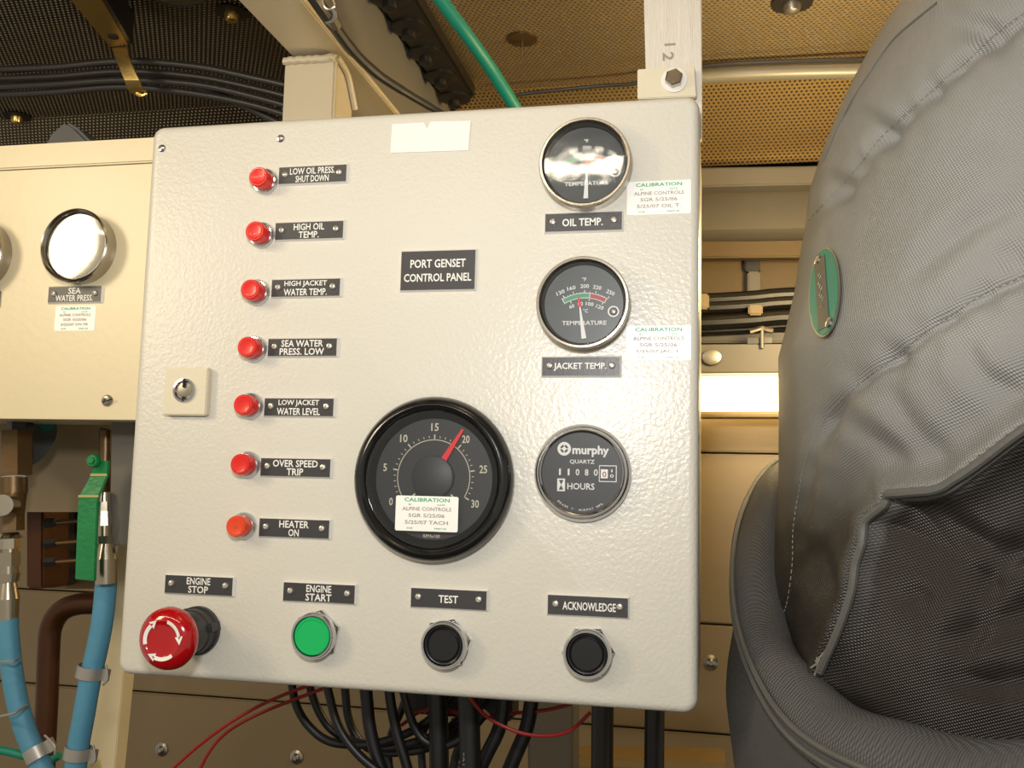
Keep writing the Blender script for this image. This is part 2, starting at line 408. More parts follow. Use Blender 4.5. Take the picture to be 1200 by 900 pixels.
# ------------------------------------------------------------------ structure: ceiling, walls, floor
ZC = CAM.z + 0.50
def sheet(name, q, off, m, parent=None, uvs=None, bevel=0.0):
    mb = MB(); mb.hexa(q, off); o = mb.build(name, m, parent, smooth=False, bevel=bevel)
    uv = o.data.uv_layers.new(name='UVMap')
    org = Vector(q[0]); e1 = (Vector(q[1])-org).normalized(); nn = e1.cross(Vector(q[3])-org).normalized(); e2 = nn.cross(e1)
    base = wl(o)
    for l in o.data.loops:
        p = o.data.vertices[l.vertex_index].co + base - org
        uv.data[l.index].uv = (p.dot(e1), p.dot(e2))
    return o
Y1 = 0.52                         # joint between the flat part and the sloping part of the ceiling
ZL = CAM.z + 0.4275; Y2 = 0.64       # lower edge of the slope
XE = [-1.6, -0.345, 1.1]           # the structural beam splits the ceiling sheets
ceil = sheet('ceiling', [(-1.7, -1.2, ZC+0.02), (1.2, -1.2, ZC+0.02), (1.2, 1.3, ZC+0.02), (-1.7, 1.3, ZC+0.02)], (0, 0, 0.02), M['grey_dark'])
structure(ceil)
for k, (x0, x1, m) in enumerate([(-1.6, -0.378, 'perf_shaded'), (-0.326, 1.1, 'perf')]):
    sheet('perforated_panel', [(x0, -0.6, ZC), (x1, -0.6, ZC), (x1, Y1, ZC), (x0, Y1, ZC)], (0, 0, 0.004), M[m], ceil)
    sheet('perforated_panel', [(x0, Y1, ZC), (x1, Y1, ZC), (x1, Y2, ZL), (x0, Y2, ZL)], (0, 0.002, 0.004), M['perf_lit' if k else 'perf_shaded'], ceil)
# wall at the back, of sheet panels with joints between them
YW = 0.72
wb = MB(); wb.box((-1.7, YW+0.02, 0.4), (1.2, YW+0.04, 2.0)); wall = wb.build('wall_back', M['joint'], smooth=False); structure(wall)
def zrow(py, px=860): return at(px, py, YW).z
rows = [0.45, zrow(862)-0.27, zrow(862), zrow(733), zrow(531), zrow(470)]
for k in range(len(rows)-1):
    g = 0.0013
    for x0, x1 in ((-1.65, 1.15),):
        mb = MB(); mb.box((x0+0.001, YW, rows[k]+g), (x1-0.001, YW+0.014, rows[k+1]-g))
        mb.build('sheet_panel', M['wall_lit'] if k == 4 else M['wall'], wall, bevel=0.002)
for px, py in ((190, 878), (348, 887), (833, 776), (540, 890)):
    c = at(px, py, YW); mb = MB()
    mb.lathe([(0.010, 0), (0.010, 0.002), (0.006, 0.0035), (0.0055, 0.006), (0.003, 0.008)], c, n=16); mb.build('rivet', M['steel'], wall)
mb = MB(); mb.box((-1.7, -1.3, 0.36), (1.2, YW+0.04, 0.40)); structure(mb.build('floor', M['grey_dark'], smooth=False))

# strip that covers the ceiling joint (right of the panel and, thin, left of it)
mb = MB(); p = [at(790, 91, 0.495), at(830, 88, 0.495), at(900, 84.5, 0.495), at(1015, 82, 0.495), at(1140, 82, 0.495)]
mb.tube(p, 0.0098, n=14); o = mb.build('cover_strip', M['grey_light']); tag(o, 'grey rounded metal strip crossing the warm-lit perforated ceiling', 'pipe')
mb = MB(); p = [at(600, 112, .49), at(640, 107, .49), at(700, 101, .49), at(750, 97, .485), at(790, 84, 0.478), at(830, 77, .475), at(900, 73, .475), at(1015, 70, .475), at(1140, 70, .475)]
mb.tube(p, [0.0022, .0025, 0.003, 0.003, 0.003], n=8)
o = mb.build('cable', M['cable_grey']); tag(o, 'thin dark cable lying along the grey ceiling strip', 'cable')

# ------------------------------------------------------------------ things between the ceiling and the light at the right
def bar_px(name, m, x0, x1, yt0, yb0, yt1, yb1, y, dep, label, cat, parent=None, bevel=0.002):
    mb = MB(); mb.hexa([at(x0, yb0, y), at(x1, yb1, y), at(x1, yt1, y), at(x0, yt0, y)], (0, dep, 0))
    o = mb.build(name, m, parent, smooth=False, bevel=bevel)
    if label and parent is None: tag(o, label, cat)
    return o
bar_px('edge_beam', M['grey_paint'], 700, 1100, 198, 222, 192, 212, 0.60, 0.03, 'grey beam edge under the perforated slope, above a dark gap', 'beam')
bar_px('roof_panel', M['grey_dark'], 690, 1110, 190, 300, 190, 300, 0.70, 0.01, 'dark backing plate in the gap above the grey boxed beam', 'panel')
mb = MB()
prof = [(222, 0.650), (250, 0.635), (268, 0.630), (276, 0.640), (282, 0.66)]
lft = [at(690, a+3, b) for a, b in prof]; rgt = [at(1110, a-3, b) for a, b in prof]
pts = lft + [q + Vector((0, 0.05, 0)) for q in (lft[-1], lft[0])]
n_ = len(pts); ptr = rgt + [q + Vector((0, 0.05, 0)) for q in (rgt[-1], rgt[0])]
mb.add(pts + ptr, [tuple(range(n_)), tuple(reversed(range(n_, 2*n_)))] + [(i, i+n_, (i+1) % n_+n_, (i+1) % n_) for i in range(n_)])
tag(mb.build('boxed_beam', M['grey_paint']), 'wide smooth grey boxed beam below the dark gap', 'beam')
bar_px('olive_rail', M['olive'], 690, 1110, 282, 303, 280, 300, 0.66, 0.02, 'olive yellow rail under the wide grey boxed beam', 'rail')
bar_px('olive_board', M['olive'], 690, 1110, 300, 392, 298, 392, 0.715, 0.004, 'olive back board behind the black cable bundle', 'board')
def strut():
    t = thing('vertical_strut', 'short dark vertical strut on the olive board', 'strut', at(882, 392, 0.70))
    bar_px('strut_body', M['rubber'], 873, 891, 300, 318, 300, 318, 0.695, 0.015, None, None, t)
    bar_px('strut_sleeve', M['grey_paint'], 876, 891, 318, 370, 318, 370, 0.690, 0.015, None, None, t)
strut()
for k, (y0, r, yy) in enumerate([(349, 8, 0.66), (358, 7, 0.64), (375, 8, 0.63), (384, 6, 0.65)]):
    mb = MB(); d = pxm(1, yy)
    mb.tube([at(700, y0+6, yy), at(822, y0+3, yy), at(880, y0, yy), at(930, y0-4, yy), at(1080, y0-8, yy)], d*r, n=10)
    tag(mb.build('black_cable', M['cable']), ['uppermost thick black cable behind the pale clamp block', 'second black cable down in the gap, just above the pale clamp block foot',
        'third black cable down, below the pale block', 'lowest black cable, running just above the white channel'][k], 'cable', 'black cables crossing the gap between panel and grey blanket')
bar_px('clamp_block', M['tan'], 877, 894, 357, 369, 357, 369, 0.615, 0.012, 'small pale clamp block between the black cables', 'clamp')
bar_px('pipe_end', M['tan'], 815, 831, 344, 362, 344, 362, 0.60, 0.03, 'tan block at the panel edge, left end of the cable gap', 'block')
mb = MB(); mb.box(at(700, 392, 0.69) - Vector((0, 0, 0.004)), at(1110, 388, 0.70) + Vector((0, 0, 0.010)))
t = thing('wing_clamp', 'small silver wing clamp under the black cables', 'clamp', at(893, 402, 0.60))
mb = MB(); mb.tube([at(879, 389, 0.60), at(886, 387, 0.60), at(893, 385, 0.60), at(900, 387, 0.60), at(906, 388, 0.60)], pxm(3, .6), n=8); mb.build('wing', M['steel'], t)
mb = MB(); mb.cyl(at(893, 386, 0.60), at(893, 408, 0.60), pxm(2.2, .6), n=10); mb.build('screw_shaft', M['zinc'], t)
mb = MB(); mb.hexa([at(876, 403, .605), at(905, 402, .605), at(905, 395, .605), at(876, 396, .605)], (0, .01, 0)); mb.build('clamp_foot', M['rubber'], t)
bar_px('ledge', M['grey_dark'], 690, 1110, 390, 402, 389, 401, 0.66, 0.04, 'dark ledge above the white lamp housing', 'ledge')
# lamp: housing + diffuser
t = thing('fluorescent_lamp', 'bright fluorescent lamp with white housing seen between panel and grey blanket', 'lamp', at(880, 488, 0.62))
bar_px('housing', M['grey_paint'], 742, 1090, 404, 438, 402, 437, 0.605, 0.06, None, None, t)
bar_px('reflector', M['plate_white'], 742, 1090, 438, 441, 436, 440, 0.60, 0.06, None, None, t)
bar_px('diffuser', M['tube'], 746, 1086, 442, 482, 440, 482, 0.615, 0.04, None, None, t, bevel=0.006)
bar_px('end_lip', M['wall_lit'], 742, 1090, 482, 488, 482, 488, 0.61, 0.05, None, None, t)
mb = MB(); c = at(834, 419, .604); mb.lathe([(.010, 0), (.0105, .002), (.0098, .005), (.006, .006)], c, n=20, sx=1.2); mb.build('knockout_cap', M['zinc'], t)

# ------------------------------------------------------------------ beam and post at the top
ZB = CAM.z + 0.389
t = thing('ceiling_beam', 'cream steel beam with shade-grey web running back under the ceiling above the post', 'beam', (-0.352, 0.2, ZB))
mb = MB(); mb.box((-0.378, -0.25, ZB), (-0.326, YW-.002, ZB+0.007)); mb.box((-0.378, -0.25, ZB+.006), (-0.370, YW-.002, ZC-0.001)); mb.build('bottom_flange', M['cream_beam'], t, bevel=0.0012)
mb = MB(); mb.box((-0.345, -0.25, ZB+0.0072), (-0.334, YW-.002, ZC-0.001)); mb.build('web', M['web_shaded'], t)
t = thing('support_post', 'cream welded post with chamfered cheek above the panel top left', 'post', at(372, 200, 0.20))
a = at(331, 62, 0.165); b = at(391, 200, 0.165)
x0 = at(331, 120, .165).x; x1 = at(391, 120, .165).x; zt = ZB - 0.002; zb = at(360, 190, 0.165).z
mb = MB(); mb.box((x0, .165, zb), (x1, .172, zt)); mb.build('front_plate', M['cream_beam'], t, bevel=0.002)
mb = MB(); mb.poly([(x1-.008, .172, zb), (x1-.008, .212, zb), (x1-.008, .212, zt-.030), (x1-.008, .190, zt-.004), (x1-.008, .172, zt-.002)], (.007, 0, 0)); mb.build('side_plate', M['cream_beam'], t, bevel=0.001)
mb = MB(); mb.box((x0, .172, zb), (x0+.007, .215, zt)); mb.build('side_plate', M['cream_beam'], t)
mb = MB(); rr = .0035
mb.tube([(x0+(x1-x0)*i/14, .164, zt - .004 + random.uniform(-.001, .001)) for i in range(15)], rr, n=8, sub=2)
mb.tube([(x1+.001, .166, zt-.003), (x1+.002, .180, zt-.006), (x1+.002, .192, zt-.010), (x1+.002, .203, zt-.022), (x1+.002, .212, zt-.034)], .0028, n=8, sub=3)
mb.build('weld_bead', M['cream_beam'], t)
# rubber-edged trunk with lumps along the corner of beam and ceiling
t = thing('lumpy_black_trim', 'black trim with row of dark bolts along the beam web', 'trim', (-0.31, 0.0, ZC-0.03))
mb = MB(); mb.box((-0.328, -0.25, ZC-0.020), (-0.288, 0.50, ZC-0.001)); mb.build('strip', M['rubber'], t, bevel=0.003)
for k in range(7):
    y = 0.12 + k*0.062; mb = MB()
    mb.lathe([(.020, 0), (.020, .003), (.014, .006), (.008, .007), (.008, .013), (.004, .015)], (-0.312, y, ZC-0.019), (0, 0, -1), n=16); mb.build('bolt', M['rubber'], t)
# black cable with clip along the beam
t = thing('beam_cable', 'black cable draped along the cream beam with a wire clip', 'cable', at(430, 100, .05))
mb = MB(); pth = [(350, -30, -.02), (370, 0, 0.0), (388, 26, .03), (412, 58, .07), (440, 85, .11), (470, 105, .14), (502, 124, .17), (530, 140, .19)]
mb.tube([at(*q) for q in pth], [.0052, .0052, .0048, .0042, .0038, .0034, .003], n=10); mb.build('cable_run', M['cable_grey'], t)
mb = MB(); mb.tube([at(378, -2, -.01), at(381, 8, -.01), at(387, 11, -.01), at(392, 6, -.01), at(388, -4, -.01)], .0009, n=6); mb.build('wire_clip', M['steel'], t)
mb = MB(); mb.tube([at(386, 18, .02), at(392, 28, .035)], .0060, n=10, sub=2); mb.build('crimp_sleeve', M['zinc'], t)
# green hose
mb = MB(); mb.tube([at(500, -25, .10), at(518, 2, .12), at(545, 38, .15), at(572, 76, .19), at(595, 112, .22), at(615, 145, .25)], pxm(8.5, .16), n=14)
tag(mb.build('green_hose', M['hose_green']), 'teal green spiral hose rising behind the panel top', 'hose')
# insulation pins
def pin(name, px, py, r, label, kind, z=ZC):
    c = atz(px, py, z-0.001); t = thing(name, label, 'washer', c, 'insulation fixings on the ceiling')
    mb = MB()
    if kind == 'needle':
        mb.lathe([(r, 0), (r, .001), (r*.3, .0022)], c, (0, 0, -1), n=24); mb.build('washer', M['brass'], t)
        mb = MB(); mb.cyl(c, c+Vector((0, 0, -.022)), .0011, n=6); mb.build('pin', M['steel'], t)
    else:
        mb.lathe([(r*1.35, 0), (r*1.4, .0015), (r*.8, .0025)], c, (0, 0, -1), n=24); mb.build('washer', M['rubber'], t)
        mb = MB(); mb.lathe([(r*.62, 0), (r*.62, .006), (r*.5, .010), (r*.25, .012)], c, (0, 0, -1), n=16); mb.build('dome_cap', M['zinc'] if kind == 'dark' else M['clamp_gold'], t)
pin('insulation_pin', 612, 46, .017, 'round washer with thin protruding pin beside the green hose', 'needle')
pin('insulation_pin', 272, 14, .013, 'domed brass fixing on black washer left of the cream beam', 'dome')
pin('insulation_pin', 20, 136, .013, 'dull domed fixing at the far left under the cable bundle', 'dome')
pin('insulation_pin', 928, 3, .015, 'dark domed fixing at the top right of the perforated ceiling', 'dark')
# dome lamp cut by the top edge
t = thing('dome_lamp', 'clear glass dome lamp at the top edge left of the beam', 'lamp', atz(190, -18, ZC))
c = atz(204, -52, ZC); mb = MB(); mb.lathe([(.050, 0), (.052, .006), (.046, .008)], c, (0, 0, -1), n=32); mb.build('lamp_rim', M['zinc'], t)
mb = MB(); mb.lathe([(.046*math.cos(a), .006+.040*math.sin(a)) for a in [i*PI/2/8 for i in range(8)]] + [(.001, .046)], c, (0, 0, -1), n=32, cap0=False); mb.build('glass_dome', M['lamp_dome'], t)
mb = MB(); mb.lathe([(.010, 0), (.013, .015), (.010, .028), (.004, .032)], c, (0, 0, -1), n=16); mb.build('bulb', M['plate_white'], t)
# strut channel + strap + cable bundle, top left
t = thing('strut_channel', 'olive yellow channel arm reaching down to the cable strap', 'bracket', atz(120, 30, ZC))
zc = ZC - 0.035
q = [atz(52, -35, zc), atz(100, -35, zc), atz(151, 52, zc), atz(129, 56, zc)]
mb = MB(); mb.hexa(q, (0, 0, .006)); mb.build('channel_face', M['channel'], t, bevel=.001)
mb = MB(); mb.hexa([q[1], q[2], q[2]+Vector((0.004, 0, 0)), q[1]+Vector((0.004, 0, 0))], (0, 0, .034)); mb.build('channel_side', M['rubber'], t)
c = atz(133, 43, zc-.0005); mb = MB(); mb.lathe([(.0055, 0), (.0055, .001)], c, (0, 0, -1), n=16); mb.build('slot_hole', M['dark_hole'], t)
YB = 0.30
bund = [([(-30, 82), (60, 79), (145, 72), (230, 78), (300, 92), (370, 108)], 5.0), ([(-30, 93), (60, 90), (145, 84), (230, 90), (300, 104), (370, 122)], 4.7),
        ([(-30, 103), (60, 99), (145, 94), (230, 99), (300, 114), (370, 134)], 4.5), ([(-30, 112), (60, 108), (145, 102), (230, 110), (300, 124), (370, 146)], 4.5),
        ([(-30, 97), (60, 95), (145, 88), (200, 92), (260, 112), (340, 150)], 5)]
bl = ['topmost black cable of the strapped bundle under the dark ceiling', 'second black cable from the top in the strapped bundle', 'middle black cable of the strapped bundle',
      'lowest black cable of the strapped bundle under the dark ceiling', 'thin black cable tucked behind the strapped bundle, dropping right of the strap']
for k, (pp, r) in enumerate(bund):
    yy = YB + (0.03 if k == 4 else .006*(k % 2)); mb = MB(); mb.tube([at(x, y, yy) for x, y in pp], pxm(r, yy), n=12)
    tag(mb.build('bundle_cable', M['cable_grey']), bl[k], 'cable', 'black cables strapped under the ceiling')
t = thing('cable_strap', 'shiny brass coloured strap holding the black cable bundle', 'clamp', at(150, 80, .27))
mb = MB(); L = [(131, 56, .27), (134, 66, .262), (140, 80, .26), (146, 94, .262), (148, 103, .268), (154, 109, .275)]; R_ = [(149, 54, .27), (150, 64, .262), (156, 80, .26), (163, 94, .262), (165, 101, .268), (167, 107, .275)]
vs = []; 
for a, b in zip(L, R_): vs += [at(*a), at(*b), at(*b)+Vector((0, .0025, 0)), at(*a)+Vector((0, .0025, 0))]
fs = []
for i in range(len(L)-1):
    for k in range(4): fs.append((4*i+k, 4*i+(k+1) % 4, 4*i+4+(k+1) % 4, 4*i+4+k))
fs += [(3, 2, 1, 0), tuple(4*(len(L)-1)+k for k in range(4))]
mb.add(vs, fs); mb.build('band', M['clamp_gold'], t)
mb = MB(); mb.tube([at(160, 110, .27), at(166, 112, .27), at(171, 110, .27), at(170, 106, .27)], .0018, n=8); mb.build('hook', M['clamp_gold'], t)
# grey cloth flap behind the left cabinet
mb = MB(); mb.poly([at(50, 172, .13), at(58, 156, .13), at(72, 144, .13), (at(76, 141, .13)), at(88, 148, .13), at(104, 164, .13), at(108, 172, .13)], (0, .05, 0))
tag(mb.build('cloth_wrap', M['fabric_low'], bevel=.003), 'small grey cloth wrap poking up behind the left cabinet', 'wrap')

# ------------------------------------------------------------------ hanging bar with stamped 12
t = thing('mounting_bar', 'bright flat metal bar stamped 12 that hangs behind the panel right top', 'bar', at(790, 160, .03))
mb = MB(); mb.hexa([at(759, 175, .03), at(823, 162, .03), at(821.5, -40, .03), at(753.5, -40, .03)], (0, .008, 0)); mb.build('flat_bar', M['bar'], t, bevel=.0006, smooth=False)
mb = MB(); c = at(783, 47, .0295)
text(mb, '1', at(785, 52, .0296), .0015, .0075, -PI/2); text(mb, '2', at(783, 66, .0296), .0060, .0075, -PI/2+.0)
mb.build('stamped_number', M['stamp'], t)

# ------------------------------------------------------------------ CONTROL PANEL
XL, XR, Z0, Z1 = -0.4062, -0.0066, CAM.z-0.1375, CAM.z+0.2590
panel = thing('control_panel', 'cream square engine control panel with gauges, red lights and buttons', 'control panel', (-0.206, 0.08, Z0))
def rrect(x0, x1, z0, z1, r, n=6):
    out = []
    for cx, cz, a0 in ((x1-r, z1-r, 0), (x0+r, z1-r, 90), (x0+r, z0+r, 180), (x1-r, z0+r, 270)):
        for i in range(n+1):
            a = math.radians(a0+90*i/n); out.append((cx+r*math.cos(a), cz+r*math.sin(a)))
    return out
def enclosure():
    r = .009; mb = MB(); rings = []
    # outline follows the slightly bulged sheet; the front edge is rounded over
    for inset, y in ((0.0, .16), (0.0, .006), (.0006, .0035), (.0018, .0014), (.004, .0003), (.006, 0.0)):
        rings.append([(x, y, z) for x, z in rrect(XL+inset, XR-inset, Z0+inset, Z1-inset, max(r-inset, .003))])
    def bow(p):
        x, y, z = p; u = (x-(XL+XR)/2)/((XR-XL)/2); v = (z-(Z0+Z1)/2)/((Z1-Z0)/2)
        return (x, y, z + (1-u*u)*(.0022*max(v, 0)**3 - .0036*max(-v, 0)**3))
    n = len(rings[0]); vs = [bow(p) for rg in rings for p in rg]; fs = []
    for j in range(len(rings)-1):
        for i in range(n): fs.append((j*n+i, j*n+(i+1) % n, (j+1)*n+(i+1) % n, (j+1)*n+i))
    fs += [tuple(range(n)), tuple(range((len(rings)-1)*n, len(rings)*n))]
    mb.add(vs, fs); return mb.build('enclosure', M['cream'], panel, label='cream enamelled square steel enclosure')
enclosure()
def screw(mb, c, r, h=None, axis=(0, -1, 0), n=12, recess=True):
    h = h or r*.55
    mb.lathe([(r, 0), (r*.98, h*.4), (r*.75, h*.85), (r*.35, h), (r*.28, h*.55)], c, axis, n)
# panel screws
for px, py, lb in ((190, 174, 'small domed screw in the panel top left corner'), (329, 162.5, 'small domed screw above the top red light')):
    mb = MB(); screw(mb, at(px, py), .0030); mb.build('panel_screw', M['chrome'], panel, label=lb)
# mounting tab
mb = MB(); a = at(747, 112, .022); b = at(815, 78, .022)
mb.hexa([at(747, 116, .022), at(816, 113, .022), at(813.5, 76.5, .022), at(747, 81, .022)], (0, .005, 0)); tab = mb.build('mounting_tab', M['lock_plate'], panel, bevel=.0006, smooth=False, label='cream mounting tab with hex bolt above the right corner')
c = at(790, 94.5, .022); mb = MB(); mb.lathe([(.0088, 0), (.0088, .0012)], c, n=28); mb.build('washer', M['plate_white'], tab)
mb = MB(); mb.lathe([(.0062, .001), (.0062, .0062), (.0052, .0070)], c, n=6, phase=.3); mb.lathe([(.0042, .006), (.0042, .0073)], c, n=16); mb.build('hex_bolt', M['bezel'], tab)
# hook tape remnant
mb = MB(); mb.poly([at(458, 179.5), at(549, 176.5), at(552, 142), at(505, 143), at(501, 151), at(497, 144), at(460, 146)], (0, -.0007, 0))
mb.build('hook_tape', M['hook_tape'], panel, smooth=False, label='ribbed white strip of tape left near the panel top')
# door lock
def lock():
    a = at(195.5, 487, 0); b = at(249, 432, 0); mb = MB()
    mb.box((a.x, -.006, a.z), (b.x, 0, b.z)); o = mb.build('lock_plate', M['lock_plate'], panel, bevel=.0008, label='square cream lock plate with key cylinder')
    c = at(216.5, 457.5, -.006); mb = MB()
    mb.lathe([(.0086, 0), (.0084, .0016), (.0070, .0018), (.0058, -.0001)], c, n=28, cap0=False); mb.build('cylinder_rim', M['chrome'], o)
    mb = MB(); mb.lathe([(.0058, 0), (.0056, .0004), (.0034, .0008)], c, n=24); mb.build('key_cylinder', M['zinc'], o)
    mb = MB(); mb.box((c.x-.0007, c.y-.0019, c.z-.0078), (c.x+.0007, c.y-.0009, c.z-.0045)); mb.box((c.x-.0009, c.y-.0020, c.z+.002), (c.x+.0009, c.y-.0009, c.z+.0080))
    mb.build('key_slot', M['dark_hole'], o)
lock()

def nameplate(parent, c, lines, w=.0532, h=.0143, label=None, screws=True, black='plate_black', sc=1.0, name='nameplate'):
    mb = MB(); e = .0011; t = .0022
    x, y, z = c
    mb.add([(x-w/2, y, z-h/2), (x+w/2, y, z-h/2), (x+w/2, y, z+h/2), (x-w/2, y, z+h/2),
            (x-w/2+e, y-t, z-h/2+e), (x+w/2-e, y-t, z-h/2+e), (x+w/2-e, y-t, z+h/2-e), (x-w/2+e, y-t, z+h/2-e)],
           [(0, 3, 2, 1), (0, 1, 5, 4), (1, 2, 6, 5), (2, 3, 7, 6), (3, 0, 4, 7)])
    mb.cur = 1; mb.add([(x-w/2+e, y-t, z-h/2+e), (x+w/2-e, y-t, z-h/2+e), (x+w/2-e, y-t, z+h/2-e), (x-w/2+e, y-t, z+h/2-e)], [(0, 1, 2, 3)])
    o = mb.build(name, [M['plate_white'], M[black]], parent, smooth=False, label=label)
    mb = MB()
    for s, tw, th, dz, dx in lines: text(mb, s, (x+dx, y-t-.0002, z+dz), tw, th)
    mb.build('lettering', M['print_white'], o, smooth=False)
    if screws:
        for sx in (-1, 1):
            mb = MB(); screw(mb, (x+sx*(w/2-.0062*sc), y-t, z+.0006), .0023, .0018); mb.build('screw', M['nickel'], o)
    return o
def two(a, wa, b, wb, th=.0048): return [(a, wa, th, .0027, 0), (b, wb, th, -.0030, 0)]
for (px, py), ln in [((367.5, 205.5), two('LOW OIL PRESS.', .034, 'SHUT DOWN', .025)), ((363.5, 271), two('HIGH OIL', .023, 'TEMP.', .0152)),
        ((359.5, 338), two('HIGH JACKET', .0318, 'WATER TEMP.', .0322)), ((355.5, 407.5), two('SEA WATER', .031, 'PRESS. LOW', .0330)),
        ((351.5, 477.5), two('LOW JACKET', .030, 'WATER LEVEL', .0318)), ((347.5, 548), two('OVER SPEED', .033, 'TRIP', .0122)),
        ((346, 619), two('HEATER', .0215, 'ON', .0076)), ((234.5, 685.5), two('ENGINE', .0178, 'STOP', .0150)), ((375, 694.5), two('ENGINE', .0178, 'START', .0185)),
        ((526.5, 701.5), [('TEST', .0132, .0050, -.0002, 0)]), ((689, 710), [('ACKNOWLEDGE', .0338, .0052, -.0002, .001)]),
        ((684, 261), [('OIL TEMP.', .0270, .0052, -.0002, -.0005)]), ((681, 430), [('JACKET TEMP.', .0345, .0054, -.0002, -.0005)])]:
    nameplate(panel, at(px, py), ln, label='black nameplate reading ' + ' '.join(l[0] for l in ln))
nameplate(panel, at(514, 317.5), [('PORT GENSET', .0390, .0058, .0047, 0), ('CONTROL PANEL', .0475, .0056, -.0050, 0)], .0545, .0292,
    label='large black nameplate reading PORT GENSET CONTROL PANEL', screws=False, name='title_plate')

# red indicator lights: the lens stands 12 mm proud of a ring
def indicator(px, py, label, lens='red', spot=False):
    k = .0125/(.6152)
    bx = 831.3 + (px-831.3)*(1-k); by = 574 + (py-574)*(1-k)
    c = at(bx, by); mb = MB()
    mb.lathe([(.0094, 0), (.0094, .0022), (.0086, .0034), (.0074, .0036), (.0070, .002)], c, n=32)
    o = mb.build('indicator_light', M['chrome'], panel, label=label)
    mb = MB(); mb.lathe([(.0074, .002), (.0073, .0110), (.0071, .0122), (.0066, .0128)], c, n=32); mb.build('lens', M[lens], o)
    mb = MB(); mb.lathe([(.0056, .0128), (.0054, .0131), (.0048, .0129)], c, n=28, cap0=False); mb.build('lens_ring', M[lens], o)
    if spot:
        mb = MB(); mb.lathe([(.0016, .0128), (.0012, .0132)], c, n=16); mb.build('lens_spot', M['orange_dark'], o)
for px, py, lb in ((301, 206, 'low oil pressure shut down'), (297, 270, 'high oil temp'), (291.5, 338.5, 'high jacket water temp'), (288, 406, 'sea water pressure low'), (283.5, 474, 'low jacket water level'), (280, 544, 'over speed trip')):
    indicator(px, py, 'red indicator light beside the %s plate' % lb)
indicator(275, 617, 'orange red indicator light beside the heater on plate', 'orange_red', True)

# push buttons
def push(px, py, cap, label, rot=0.0):
    k = .0095/.6152; c = at(831.3+(px-831.3)*(1-k), 574+(py-574)*(1-k)); mb = MB()
    mb.lathe([(.0168, 0), (.0168, .0032), (.0158, .0042)], c, n=6, phase=rot)
    mb.lathe([(.0150, .0040), (.0154, .0055), (.0152, .0085), (.0143, .0098), (.0132, .0098), (.0127, .0080), (.0126, .0060)], c, n=40)
    o = mb.build('push_button', M['chrome'], panel, label=label)
    mb = MB()
    if cap == 'green_btn': mb.lathe([(.0124, .0055), (.0124, .0094), (.0119, .0100), (.0108, .0100), (.0104, .0097)], c, n=40)
    else: mb.lathe([(.0126, .0055), (.0126, .0088), (.0118, .0094), (.0112, .0092), (.0106, .0084), (.0100, .0088), (.0097, .0094)], c, n=40)
    mb.build('button_cap', M[cap], o)
push(365, 746, 'green_btn', 'green push button in chrome ring under ENGINE START', .35)
push(519, 756.5, 'black_cap', 'black push button in chrome ring under TEST', .2)
push(687.5, 767, 'black_cap', 'black push button in chrome ring under ACKNOWLEDGE', .05)
# emergency stop
def estop():
    c = at(232.5, 738.5); mb = MB()
    mb.lathe([(.0165, 0), (.0165, .0035), (.0152, .005), (.0150, .0110), (.0143, .0118), (.0142, .030), (.0125, .034)], c, n=40)
    o = mb.build('emergency_stop', M['black_plastic'], panel, label='black collar and red mushroom of the emergency stop button under ENGINE STOP')
    for a in (0.25, 2.3, 4.4):
        d = Vector((math.cos(a), 0, math.sin(a))); s = Vector((-math.sin(a), 0, math.cos(a)))
        p = c + d*.0140; mb = MB(); mb.hexa([p-s*.003, p+s*.003, p+s*.003+d*.0028, p-s*.003+d*.0028], (0, -.0115, 0)); mb.build('collar_lug', M['black_plastic'], o, smooth=False)
    mb = MB()
    mb.lathe([(.010, .028), (.0175, .031), (.0196, .0335), (.0203, .0365), (.0198, .0395), (.0178, .0425), (.0140, .0448), (.0120, .0452), (.0108, .0444), (.0060, .0440), (.0008, .0439)], c, n=48)
    cap = mb.build('mushroom_cap', M['red_mushroom'], o, label='glossy red mushroom cap with white arrows')
    mb = MB(); cc = Vector((c.x, c.y-.0459, c.z))
    for a0 in (15, 140, 255):
        arc_band(mb, cc, .0108, .0132, a0, a0+62, 10)
        a = math.radians(a0+62); d = Vector((math.sin(a), 0, math.cos(a))); s = Vector((math.cos(a), 0, -math.sin(a)))
        mb.add([cc+d*.0092, cc+d*.0148, cc+d*.0119+s*.0052], [(0, 1, 2)])
    # seat the arrows on the dome
    def dome(r):
        P_ = [(0, .0440), (.0108, .0444), (.0120, .0452), (.0140, .0448), (.0178, .0425)]
        for (r0, h0), (r1, h1) in zip(P_, P_[1:]):
            if r <= r1: return h0+(h1-h0)*(r-r0)/(r1-r0)
        return .0425
    mb.v = [Vector((p.x, c.y - dome(math.hypot(p.x-c.x, p.z-c.z)) - .0006, p.z)) for p in mb.v]
    mb.build('arrow_marks', M['print_white'], cap, smooth=False)
estop()

